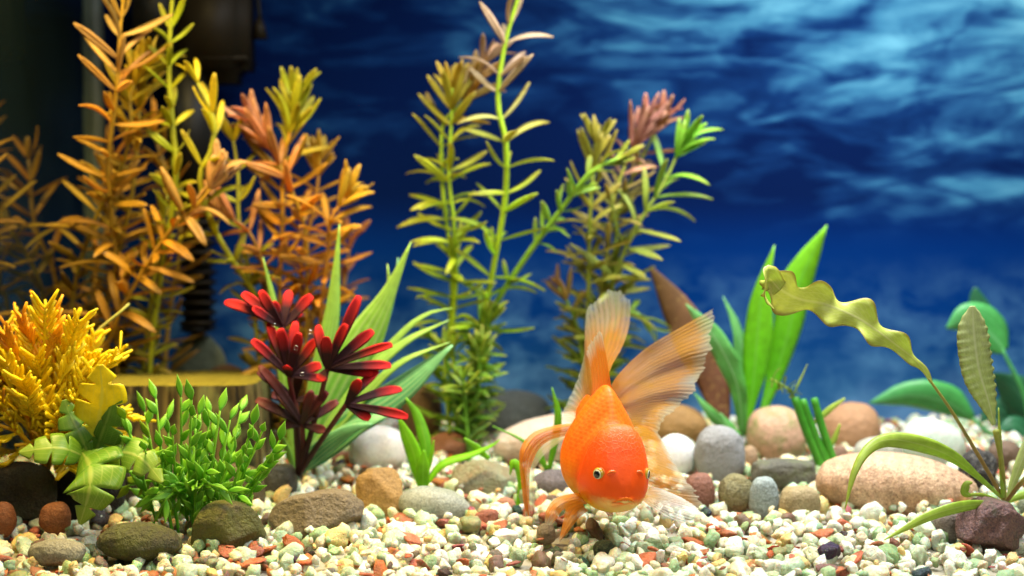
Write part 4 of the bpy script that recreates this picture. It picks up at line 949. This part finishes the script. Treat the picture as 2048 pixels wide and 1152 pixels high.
# ------------------------------------------------------------------ feathery green plant
FG = leaf_mat('bud_leaf', (.10, .40, .015), (.30, .62, .04), edge=(.40, .68, .12), transl=.35, rough=.35, vary=.3, tip_at=(.1, .9))
FGY = leaf_mat('bud_leaf_yellow', (.24, .42, .02), (.40, .50, .03), transl=.35, rough=.35, vary=.3)
def feathery():
    d = 1.01; b = P(385, 1035, d + .015); b[2] = float(ground(b[0], b[1])) - .003
    t = thing('feathery_green_plant', 'low feathery bright green plastic plant with small pointed bud leaves', 'plant', b); k = d / FPX
    bud = [leaf_shape('leaf', x, [.12, .6, 1.0, .85, .4, .04], FG, nu=7, nv=5, thick=.12) for x in (-.1, .15)]
    budy = [leaf_shape('leaf', x, [.12, .6, 1.0, .85, .4, .04], FGY, nu=7, nv=5, thick=.12) for x in (-.1, .15)]
    RR = random.Random(12); cnt = 0
    ends = [(300, 1000), (340, 985), (430, 985), (475, 990), (400, 905), (370, 940), (250, 838), (262, 870), (290, 825), (312, 798), (335, 842), (362, 795), (383, 800), (398, 830), (345, 870), (420, 830), (440, 822), (460, 840), (482, 822), (505, 850), (525, 862), (560, 880), (545, 905), (510, 900), (470, 880), (430, 870), (390, 870), (530, 935), (490, 955), (245, 975), (310, 1042), (330, 940), (360, 1030), (290, 900), (455, 930), (415, 925)]
    hub = P(378, 975, d) - b
    for i, (ex, ey) in enumerate(ends):
        e = P(ex, ey, d + RR.uniform(-.04, .03)) - b
        bs = P(385 + (ex - 385) * .55, 1012, d + RR.uniform(-.01, .03)) - b; bs[2] = float(ground(bs[0] + b[0], bs[1] + b[1])) - b[2] - .002
        st0 = bs if ey < 960 else hub
        C = catmull([st0, st0 * .65 + e * .35 + np.array([-.001, -.003, .004]), st0 * .3 + e * .7 + np.array([0, -.004, .003]), e] if ey < 960 else [hub, hub * .5 + e * .5 + np.array([0, -.012, .006]), e], 18)
        s = obj('branch', tube_mesh('branch', C, [.0011, .0009, .0006], 6), t, FG)
        n = 7 if i < 24 else 6
        for j in range(n + 1):
            if cnt >= 299: break
            q = int(3 + j * 14 / n); p = C[min(q, 17)]; T = unit(C[min(q + 1, 17)] - C[max(q - 1, 0)]); A = frame(T)
            a = RR.uniform(0, 6.28)
            dv = T * (3 if j == n else RR.uniform(1.0, 2.0)) + (A[:, 1] * math.cos(a) + A[:, 2] * math.sin(a))
            put('leaf', RR.choice(budy if (ex < 300 and RR.random() < .4) else bud), s, p, dv, RR.uniform(34, 50) * k, RR.uniform(7, 10) * k, up=(0, -1, .4), zscale=.008); cnt += 1
feathery()

# ------------------------------------------------------------------ goldfish
def fin_mat(name, c0=(.80, .22, .004), c1=(.75, .30, .02), tipc=(.62, .56, .42), a0=.95, a1=.40, rays=30, tip_at=.55):
    m, nt, out = mat_new(name)
    uv = nd(nt, 'ShaderNodeUVMap').outputs[0]; s = nd(nt, 'ShaderNodeSeparateXYZ', Vector=uv); u, v = s.outputs[0], s.outputs[1]
    wob = noise_(nt, coords(nt, 'UV', scale=(3, 9, 1)), 1.0, 3)
    w2 = mth(nt, 'ADD', v, mth(nt, 'MULTIPLY', wob, .012))
    ry = mth(nt, 'MULTIPLY_ADD', mth(nt, 'SINE', mth(nt, 'MULTIPLY', w2, rays * 6.283)), .5, .5)
    fine = mth(nt, 'MULTIPLY_ADD', mth(nt, 'SINE', mth(nt, 'MULTIPLY', w2, rays * 6.283 * 3.1)), .5, .5)
    uu = mth(nt, 'ADD', u, mth(nt, 'MULTIPLY', mth(nt, 'SUBTRACT', wob, .5), .35))
    c = mix(nt, ramp(nt, uu, [(.05, 0.0), (.5, 1.0)]), c0, c1)
    c = mix(nt, mth(nt, 'MULTIPLY', ry, .35), c, tuple(x * .62 for x in c0))
    c = mix(nt, ramp(nt, uu, [(tip_at, 0.0), (min(.99, tip_at + .42), 1.0)]), c, tipc)
    al = nd(nt, 'ShaderNodeMapRange', Value=uu, From_Min=.12, From_Max=.95, To_Min=a0, To_Max=a1).outputs[0]
    al = mth(nt, 'MULTIPLY', al, mth(nt, 'MULTIPLY_ADD', ry, .28, .76))
    al = mth(nt, 'MULTIPLY', al, mth(nt, 'MULTIPLY_ADD', fine, .18, .86), clamp=True)
    b = nd(nt, 'ShaderNodeBump', Strength=.5, Distance=.0008, Height=mth(nt, 'ADD', ry, fine))
    p = nd(nt, 'ShaderNodeBsdfPrincipled', Base_Color=c, Roughness=.4, Normal=b.outputs[0])
    t = nd(nt, 'ShaderNodeBsdfTranslucent', Color=c)
    mx = nd(nt, 'ShaderNodeMixShader', i0=.45, i1=p.outputs[0], i2=t.outputs[0])
    tr = nd(nt, 'ShaderNodeBsdfTransparent')
    mo = nd(nt, 'ShaderNodeMixShader', i0=al, i1=tr.outputs[0], i2=mx.outputs[0])
    nt.links.new(mo.outputs[0], out.inputs[0]); return m

def fish_body_mat():
    m, nt, out = mat_new('goldfish_skin')
    o = coords(nt, 'Object', scale=(1000, 1000, 1000))          # millimetres: x back from the snout, z up
    s = nd(nt, 'ShaderNodeSeparateXYZ', Vector=o); x, y, z = s.outputs
    n = noise_(nt, o, .12, 4, .6)
    zz = mth(nt, 'ADD', z, mth(nt, 'MULTIPLY', mth(nt, 'SUBTRACT', n, .5), 9.0))
    zr = nd(nt, 'ShaderNodeMapRange', Value=zz, From_Min=-22.0, From_Max=34.0).outputs[0]
    body = ramp(nt, zr, [(.0, (.74, .46, .02)), (.14, (.80, .34, .006)), (.34, (.84, .20, .004)), (.62, (.84, .105, .002)), (1.0, (.86, .12, .002))])
    head = ramp(nt, zr, [(.0, (.74, .48, .03)), (.14, (.78, .40, .01)), (.22, (.82, .19, .004)), (.34, (.80, .085, .002)), (.8, (.82, .075, .003)), (1.0, (.84, .10, .004))])
    hf = nd(nt, 'ShaderNodeMapRange', {'interpolation_type': 'SMOOTHSTEP'}, Value=x, From_Min=35.0, From_Max=29.0).outputs[0]
    c = mix(nt, hf, body, head)
    # pale mouth and throat
    mo = mth(nt, 'MULTIPLY', nd(nt, 'ShaderNodeMapRange', Value=zz, From_Min=-5.0, From_Max=-9.0).outputs[0], nd(nt, 'ShaderNodeMapRange', Value=x, From_Min=15.0, From_Max=3.0).outputs[0])
    c = mix(nt, mth(nt, 'MULTIPLY', mo, .8), c, (.76, .54, .18))
    # pale crinkles on the hood
    wr = nd(nt, 'ShaderNodeTexVoronoi', {'feature': 'DISTANCE_TO_EDGE'}, Vector=nd(nt, 'ShaderNodeVectorMath', {'operation': 'ADD'}, i0=o, i1=nd(nt, 'ShaderNodeTexNoise', Vector=o, Scale=.5, Detail=2.0).outputs[1]).outputs[0], Scale=.38)
    cr = mth(nt, 'MULTIPLY', ramp(nt, wr.outputs[0], [(.0, 1.0), (.10, 0.0)]), mth(nt, 'MULTIPLY', hf, nd(nt, 'ShaderNodeMapRange', Value=z, From_Min=10.0, From_Max=24.0).outputs[0]))
    c = mix(nt, mth(nt, 'MULTIPLY', cr, .16), c, (.90, .32, .16))
    # scales on the flank
    sc = nd(nt, 'ShaderNodeTexVoronoi', {'feature': 'F1'}, Vector=coords(nt, 'Object', scale=(420, 420, 420)), Scale=1.0, Randomness=.25)
    sb = mth(nt, 'MULTIPLY', sc.outputs[0], mth(nt, 'SUBTRACT', 1.0, hf))
    c = mix(nt, mth(nt, 'MULTIPLY', mth(nt, 'MULTIPLY', ramp(nt, sc.outputs[0], [(.35, 0.0), (.75, 1.0)]), mth(nt, 'SUBTRACT', 1.0, hf)), .16), c, (.90, .34, .02))
    h = mth(nt, 'ADD', mth(nt, 'MULTIPLY', sb, -.6), mth(nt, 'ADD', mth(nt, 'MULTIPLY', cr, .5), mth(nt, 'MULTIPLY', noise_(nt, o, .8, 3), .3)))
    b = nd(nt, 'ShaderNodeBump', Strength=.35, Distance=.0008, Height=h)
    p = nd(nt, 'ShaderNodeBsdfPrincipled', Base_Color=c, Roughness=.5, Normal=b.outputs[0])
    p.inputs['Specular IOR Level'].default_value = .25
    p.inputs['Subsurface Weight'].default_value = .12; p.inputs['Subsurface Scale'].default_value = .002
    p.inputs['Subsurface Radius'].default_value = (1, .35, .1)
    nt.links.new(p.outputs[0], out.inputs[0]); return m

def goldfish():
    snout = P(1252, 985, .955)
    t = thing('goldfish', 'orange fancy goldfish with flowing translucent fins swimming towards the glass', 'fish', snout)
    yaw, pit, rol = math.radians(17), math.radians(14), math.radians(-3)
    fwd = np.array([math.sin(yaw) * math.cos(pit), -math.cos(yaw) * math.cos(pit), -math.sin(pit)])
    lat = unit(np.cross(np.array([0, 0, 1.0]), fwd)); upv = np.cross(fwd, lat)
    lat, upv = lat * math.cos(rol) + upv * math.sin(rol), upv * math.cos(rol) - lat * math.sin(rol)
    # local axes in millimetres: x back from the snout, y to the fish's left, z up
    Rm = np.stack([-fwd, -lat, upv], 1)
    #      x    half width  top   bottom
    S = [(-.6, 3.5, 1.5, -6.0), (0.6, 7.6, 4.6, -9.0), (3, 12.4, 9.8, -12.0), (6.5, 15.8, 16.0, -14.8), (11, 17.8, 22.5, -17.2), (16, 18.8, 28.0, -19.2), (21, 19.2, 31.6, -20.6), (25, 19.0, 32.0, -21.6), (28, 18.6, 30.0, -22.2), (31, 19.6, 30.6, -22.6), (36, 23.0, 36.5, -23.0), (42, 25.2, 43.0, -22.8), (48, 25.0, 47.0, -21.4), (54, 22.5, 46.8, -18.0), (61, 17.5, 42.5, -11.5), (68, 12.0, 36.5, -3.0), (75, 8.0, 32.0, 6.0), (82, 5.5, 30.5, 12.0), (86, 2.0, 26.0, 17.0)]
    S = catmull(np.array([[a, b_, c, d_] for a, b_, c, d_ in S]), 76)
    nA = 64; V, F = [], []
    for k, (x, hw, tp, bt) in enumerate(S):
        zc = (tp + bt) / 2 - .12 * (tp - bt) * (1 if x > 26 else x / 26.0 if x > 0 else 0)
        for j in range(nA):
            a = 2 * math.pi * j / nA; ca, sa = math.cos(a), math.sin(a)
            z = zc + (tp - zc) * sa if sa >= 0 else zc + (zc - bt) * sa
            nar = 1.0
            bodyf = min(1, max(0, (x - 27) / 9))
            if sa > 0: nar = 1 - (.04 + .58 * bodyf) * sa ** 1.6
            y = hw * nar * math.copysign(abs(ca) ** (.70 + .30 * bodyf if sa > 0 else .86 + .14 * bodyf), ca)
            # gill cover edge and cheek
            if 20 < x < 34 and -.8 < sa < .7: y *= 1 + .030 * math.exp(-((x - 27.0) / 2.6) ** 2) - .028 * math.exp(-((x - 31.0) / 2.0) ** 2)
            # hood bulge
            if sa > .1 and 8 < x < 29: z += 1.2 * math.sin((x - 8) / 21 * math.pi) * sa; 
            if sa > .3 and x < 30: z += .6 * noise.noise(Vector((x * .5, y * .5, 3))); 
            # muzzle: brow over the mouth
            V.append((x, y, z))
    for k in range(len(S) - 1):
        for j in range(nA): F.append((k * nA + j, (k + 1) * nA + j, (k + 1) * nA + (j + 1) % nA, k * nA + (j + 1) % nA))
    V.append((S[0][0] - .4, 0, (S[0][2] + S[0][3]) / 2)); V.append((S[-1][0] + .5, 0, (S[-1][2] + S[-1][3]) / 2)); a0, a1 = len(V) - 2, len(V) - 1
    for j in range(nA): F.append((a0, j, (j + 1) % nA)); F.append((a1, (len(S) - 1) * nA + (j + 1) % nA, (len(S) - 1) * nA + j))
    V = np.array(V)
    # mouth: a down-turned lip line pressed into the snout, upper lip proud
    front = V[:, 0] < 9
    ml = -4.6 - .055 * V[:, 1] ** 2
    dz = V[:, 2] - ml; lim = np.exp(-(V[:, 1] / 7.5) ** 4) * front
    V[:, 0] += lim * (1.5 * np.exp(-(dz / .8) ** 2) - 1.1 * np.exp(-((dz - 2.0) / 1.3) ** 2) - .5 * np.exp(-((dz + 2.2) / 1.5) ** 2))
    R4 = Matrix(((*Rm[0], 0), (*Rm[1], 0), (*Rm[2], 0), (0, 0, 0, 1)))
    me = make_mesh('body', V * .001, F, mat=fish_body_mat())
    body = obj('body', me, t); body.matrix_local = R4
    loc = lambda x, y, z: Rm @ (np.array([x, y, z]) * .001)
    # eyes
    def patch_mesh(name, prof, n=28, mat=None):
        """surface of revolution about +X (x, r)"""
        V, F = [], []
        for i, (x, r) in enumerate(prof):
            for j in range(n):
                a = 6.283185 * j / n; V.append((x, r * math.cos(a), r * math.sin(a)))
        for i in range(len(prof) - 1):
            for j in range(n): F.append((i * n + j, (i + 1) * n + j, (i + 1) * n + (j + 1) % n, i * n + (j + 1) % n))
        V.append((prof[-1][0], 0, 0)); c = len(V) - 1
        for j in range(n): F.append((c, (len(prof) - 1) * n + (j + 1) % n, (len(prof) - 1) * n + j))
        return make_mesh(name, np.array(V) * .001, F, mat=mat)
    lidm = plain_mat('eye_socket', (.72, .16, .005), .4); irism = plain_mat('eye_ring', (.42, .27, .02), .25, spec=.6, vary=.3, nscale=900); silver = plain_mat('eye_silver', (.62, .60, .40), .2, spec=.7); pup = plain_mat('pupil', (.004, .004, .006), .08, spec=.7)
    for sy in (1, -1):
        pos = loc(9.2, 14.6 * sy, 7.6); dv = unit(Rm @ np.array([-.62, 1.0 * sy, .06]))
        A = frame(dv, upv)
        M = Matrix(((*A[0], pos[0]), (*A[1], pos[1]), (*A[2], pos[2]), (0, 0, 0, 1)))
        e = obj('eye', patch_mesh('eye', [(-3.5, 4.3), (-.5, 4.1), (.6, 3.8), (1.2, 3.4), (1.5, 3.1), (1.55, 2.6)], mat=irism), t); e.matrix_local = M
        obj('eye_ring', patch_mesh('eye_ring', [(1.3, 2.85), (1.7, 2.7), (1.85, 2.5), (1.9, 2.2)], mat=silver), e)
        obj('pupil', patch_mesh('pupil', [(1.6, 2.35), (2.0, 2.2), (2.3, 1.7), (2.48, .9)], mat=pup), e)
        sk = obj('eye_lid', patch_mesh('eye_lid', [(-4, 5.4), (-1.2, 5.0), (.1, 4.5), (.4, 4.1), (.2, 3.6)], mat=lidm), t); sk.matrix_local = M
    # nostril flaps
    nm = plain_mat('nostril_flap', (.84, .12, .004), .4)
    for sy in (1, -1):
        pts = [loc(5.4, 8.2 * sy + 1.3 * math.cos(a) * 1.8, 9.2 + 1.8 * math.sin(a)) + fwd * .0006 for a in np.linspace(-.6, 3.6, 12)]
        obj('nostril', tube_mesh('nostril', pts, [.0004, .0009, .0010, .0007], 8), t, nm)
    from mathutils.bvhtree import BVHTree
    tree = BVHTree.FromPolygons([Vector(v) for v in V], [list(f) for f in F])
    def on_face(y, z, lift=.4):
        h = tree.ray_cast(Vector((-60, y, z)), Vector((1, 0, 0)))[0]
        return loc((h[0] if h else 2.0) - lift, y, z)
    lipm = plain_mat('upper_lip', (.82, .17, .006), .5, spec=.2, vary=.15); lipl = plain_mat('lower_lip', (.74, .50, .16), .5, spec=.2, vary=.2)
    ys = np.linspace(-7.2, 7.2, 15)
    obj('upper_lip', tube_mesh('upper_lip', [on_face(y, -3.0 - .070 * y * y, -.35) for y in ys], [.0003, .0009, .0012, .0009, .0003], 10), t, lipm)
    obj('lower_lip', tube_mesh('lower_lip', [on_face(y, -5.4 - .055 * y * y, -.6) for y in ys * .8], [.0003, .0009, .0012, .0009, .0003], 10), t, lipl)
    # fins: each a list of rays, root to tip, (px, py, depth)
    def fin(name, rays, mat, nu=46, nv=None, ripple=.00022, waves=30, edge=.04, label=None):
        nv = nv or 64
        rr = np.array([catmull([P(*p) for p in r], nu) for r in rays])      # rays x nu x 3
        if len(rr) > 4:
            yy = rr[:, :, 1].copy(); rr[1:-1, :, 1] = .3 * yy[1:-1] + .35 * (yy[:-2] + yy[2:])
        G = np.zeros((nu, nv, 3))
        for i in range(nu): G[i] = catmull(rr[:, i], nv)
        # ragged edge: rays of unequal length
        f = np.linspace(0, 1, nv); rag = 1 - edge * (.5 + .5 * np.sin(f * 61) * np.sin(f * 23 + 1)) - edge * .5 * NR.rand(nv)
        for j in range(nv):
            s = np.linspace(0, 1, nu); ss = s * rag[j]
            G[:, j] = np.stack([np.interp(ss, s, G[:, j, k]) for k in range(3)], 1)
        n = unit(np.cross(np.gradient(G, axis=0), np.gradient(G, axis=1)))
        G = G + n * (ripple * np.linspace(.3, 1, nu)[:, None] * np.sin(f * waves * 6.283)[None])[:, :, None]
        o = obj(name, grid_mesh(name, G - snout, 0.0, mat), t)
        if label: o['label'] = label
        return o
    TM = fin_mat('fin_tail', (.72, .25, .001), (.68, .31, .004), rays=38, a0=1.0, a1=.76, tip_at=.84, tipc=(.52, .46, .28))
    TM2 = fin_mat('fin_tail_left', (.74, .20, .004), (.66, .26, .02), rays=26, a0=1.0, a1=.55, tip_at=.62, tipc=(.46, .48, .36))
    DM = fin_mat('fin_dorsal', (.82, .14, .002), (.80, .22, .006), rays=16, a0=1.0, a1=.9, tip_at=.72)
    RB = fin_mat('fin_ribbon', (.80, .32, .004), (.78, .24, .003), rays=7, a0=1.0, a1=.95, tip_at=.97)
    PM = fin_mat('fin_pectoral', (.80, .24, .004), (.78, .28, .01), rays=7, a0=1.0, a1=.95, tip_at=.84)
    WM = fin_mat('fin_white', (.76, .34, .02), (.64, .54, .38), rays=14, a0=.95, a1=.60, tip_at=.25, tipc=(.66, .64, .58))
    q = 1.035
    fin('tail_fin', [[(1214, 800, q), (1232, 755, q + .005), (1290, 698, q + .02), (1360, 655, q + .03), (1438, 611, q + .035)],
                     [(1215, 805, q), (1240, 765, q + .004), (1300, 712, q + .02), (1370, 675, q + .025), (1432, 655, q + .03)],
                     [(1216, 810, q), (1246, 778, q + .008), (1310, 735, q + .025), (1375, 705, q + .03), (1424, 700, q + .032)],
                     [(1217, 815, q), (1250, 790, q + .004), (1310, 757, q + .018), (1370, 737, q + .02), (1412, 742, q + .022)],
                     [(1218, 820, q), (1254, 804, q + .007), (1310, 782, q + .02), (1355, 775, q + .024), (1388, 786, q + .024)],
                     [(1219, 826, q), (1256, 820, q + .003), (1300, 808, q + .012), (1335, 806, q + .014), (1362, 815, q + .014)],
                     [(1220, 834, q), (1256, 836, q + .006), (1290, 832, q + .014), (1312, 836, q + .016), (1325, 846, q + .016)],
                     [(1221, 842, q), (1256, 852, q + .002), (1285, 856, q + .008), (1305, 862, q + .008), (1318, 870, q + .008)]], TM, nv=120, label='large fanned right tail lobe')
    fin('tail_fin', [[(1222, 838, q), (1256, 845, q + .005), (1290, 850, q + .01), (1306, 856, q + .01), (1318, 866, q + .01)],
                     [(1224, 845, q), (1262, 868, q), (1298, 888, q), (1322, 900, q), (1345, 916, q)],
                     [(1226, 850, q), (1264, 888, q - .006), (1302, 918, q - .01), (1338, 936, q - .01), (1366, 950, q - .01)],
                     [(1228, 855, q), (1262, 905, q - .002), (1298, 942, q - .006), (1345, 962, q - .008), (1384, 968, q - .008)],
                     [(1230, 860, q), (1258, 918, q - .008), (1290, 960, q - .016), (1345, 985, q - .02), (1402, 990, q - .02)],
                     [(1232, 866, q), (1255, 928, q - .004), (1282, 975, q - .012), (1340, 1004, q - .016), (1408, 1016, q - .016)]], fin_mat('fin_tail_low', (.70, .26, .001), (.68, .30, .004), rays=24, a0=1.0, a1=.85, tip_at=.84, tipc=(.56, .50, .36)), nv=80, label='lower right tail lobe with white edge')
    fin('tail_fin', [[(1206, 818, q + .01), (1218, 745, q + .02), (1246, 690, q + .035), (1259, 645, q + .045), (1261, 590, q + .05)],
                     [(1203, 818, q + .01), (1208, 745, q + .022), (1228, 680, q + .036), (1240, 630, q + .046), (1243, 578, q + .052)],
                     [(1200, 820, q + .01), (1198, 748, q + .02), (1210, 680, q + .034), (1216, 630, q + .044), (1217, 576, q + .05)],
                     [(1197, 822, q + .01), (1190, 755, q + .022), (1190, 690, q + .036), (1190, 640, q + .046), (1190, 596, q + .052)],
                     [(1194, 825, q + .01), (1183, 765, q + .02), (1176, 710, q + .03), (1172, 665, q + .038), (1172, 622, q + .044)],
                     [(1190, 830, q + .01), (1178, 785, q + .02), (1170, 750, q + .028), (1168, 720, q + .032), (1172, 695, q + .036)],
                     [(1186, 840, q + .01), (1172, 808, q + .018), (1160, 786, q + .024), (1153, 775, q + .026), (1150, 768, q + .028)],
                     [(1182, 850, q + .01), (1166, 832, q + .012), (1150, 822, q + .016), (1138, 818, q + .018), (1126, 820, q + .018)],
                     [(1180, 858, q + .01), (1165, 850, q + .008), (1150, 847, q + .008), (1138, 845, q + .008), (1124, 846, q + .008)]], TM2, nv=110, label='upper left tail lobe rising behind the dorsal fin')
    # ribbon-like lower left tail lobe: arches out and hangs down
    fin('tail_fin', [[(1182, 850, q), (1150, 846, q), (1105, 852, q - .005), (1065, 866, q - .012), (1040, 900, q - .02), (1042, 960, q - .02), (1052, 1032, q - .018)],
                     [(1180, 856, q - .003), (1148, 853, q - .006), (1105, 860, q - .014), (1068, 876, q - .022), (1047, 910, q - .03), (1048, 960, q - .028), (1056, 1034, q - .022)],
                     [(1178, 870, q), (1146, 870, q - .004), (1106, 878, q - .010), (1080, 896, q - .016), (1064, 928, q - .022), (1058, 966, q - .02), (1060, 1030, q - .018)]], RB, nv=30, waves=5, ripple=.0004, edge=.01, label='orange ribbon-like lower left tail lobe')
    fin('tail_fin', [[(1150, 861, q), (1104, 868, q), (1070, 886, q), (1053, 918, q), (1051, 962, q), (1057, 1030, q - .01)],
                     [(1146, 864, q + .004), (1106, 880, q + .006), (1078, 900, q + .008), (1062, 932, q + .008), (1064, 968, q + .006), (1066, 1025, q)],
                     [(1142, 868, q + .006), (1108, 893, q + .01), (1086, 912, q + .012), (1070, 940, q + .012), (1070, 978, q + .01), (1070, 1012, q + .004)]], fin_mat('fin_ribbon_veil', (.85, .62, .25), (.80, .76, .62), rays=3, a0=.6, a1=.55, tip_at=.5), nv=24, waves=3, label='pale veil edge of the ribbon lobe')
    fin('dorsal_fin', [[(1228, 822, 1.0), (1222, 770, 1.004), (1213, 715, 1.01), (1207, 682, 1.014), (1203, 664, 1.016)],
                       [(1214, 806, 1.003), (1212, 760, 1.01), (1206, 712, 1.017), (1201, 680, 1.02), (1197, 659, 1.022)],
                       [(1202, 802, 1.008), (1202, 760, 1.015), (1197, 715, 1.022), (1192, 690, 1.026), (1189, 672, 1.028)],
                       [(1190, 804, 1.014), (1192, 765, 1.022), (1188, 725, 1.03), (1183, 702, 1.034), (1178, 685, 1.036)],
                       [(1180, 812, 1.02), (1184, 775, 1.03), (1182, 742, 1.038), (1178, 720, 1.042), (1171, 704, 1.044)]], DM, nv=60, waves=9, ripple=.0004, label='upright orange dorsal fin')
    fin('pectoral_fin', [[(1172, 985, .985), (1140, 988, .975), (1110, 998, .968), (1092, 1022, .962), (1090, 1048, .96)],
                         [(1170, 992, .983), (1142, 997, .970), (1116, 1008, .962), (1099, 1030, .957), (1093, 1052, .956)],
                         [(1175, 1008, .985), (1148, 1011, .972), (1126, 1020, .966), (1113, 1038, .962), (1101, 1052, .96)]], PM, nv=30, waves=4, ripple=.0003, edge=.03, label='curved orange side fin')
    fin('pectoral_fin', [[(1282, 985, .985), (1310, 975, .99), (1340, 985, .992), (1362, 995, .99)],
                         [(1280, 988, .985), (1315, 992, .985), (1355, 1005, .982), (1398, 1018, .98)],
                         [(1280, 992, .985), (1312, 1006, .98), (1350, 1024, .976), (1392, 1040, .974)],
                         [(1280, 996, .985), (1302, 1014, .978), (1335, 1036, .974), (1372, 1048, .972)]], WM, nv=50, waves=12, ripple=.0004, label='white-edged right side fin')
    fin('belly_fin', [[(1160, 996, .995), (1136, 1006, .99), (1128, 1036, .985), (1118, 1082, .98)],
                      [(1168, 1012, .992), (1152, 1024, .985), (1136, 1048, .98), (1118, 1086, .976)],
                      [(1176, 1022, .995), (1160, 1034, .987), (1142, 1056, .98), (1119, 1085, .976)]], PM, nv=24, waves=4, ripple=.0003, edge=.02, label='pointed orange belly fin')
    fin('belly_fin', [[(1205, 1018, .985), (1212, 1026, .985), (1218, 1034, .985)], [(1216, 1018, .985), (1220, 1026, .985), (1222, 1034, .985)], [(1226, 1016, .985), (1226, 1024, .985), (1226, 1032, .985)]], PM, nv=12, nu=12, waves=2, ripple=.0002)
    # gleaming yellow patch where the ribbon lobe joins
    return t
goldfish()
bm_, nt_, out_ = mat_new('air_bubble')
lw = nd(nt_, 'ShaderNodeLayerWeight', Blend=.35)
mx_ = nd(nt_, 'ShaderNodeMixShader', i0=mth(nt_, 'MULTIPLY', lw.outputs[1], .7), i1=nd(nt_, 'ShaderNodeBsdfTransparent').outputs[0], i2=nd(nt_, 'ShaderNodeBsdfGlossy', Roughness=.05).outputs[0])
nt_.links.new(mx_.outputs[0], out_.inputs[0])
for i, (x, y, r, lb) in enumerate(((592, 696, 4.5, 'tiny clear air bubble over the middle whorl of red leaves'), (604, 748, 4.5, 'tiny clear air bubble over the base of the red leaf whorl'), (620, 664, 5, 'tiny clear air bubble between the red leaves and a striped blade'), (547, 650, 3.5, 'smallest clear air bubble before the upper red leaf whorl'))):
    v, f = ICO[3]
    o = obj('air_bubble', make_mesh('air_bubble', v * np.array([1, .45, 1]) * r * 1.0 / FPX, f.tolist(), mat=bm_), None, None, P(x, y, 1.0))
    tag(o, lb, 'bubble', 'air bubbles by the red plant')
print('objects', len(bpy.data.objects))
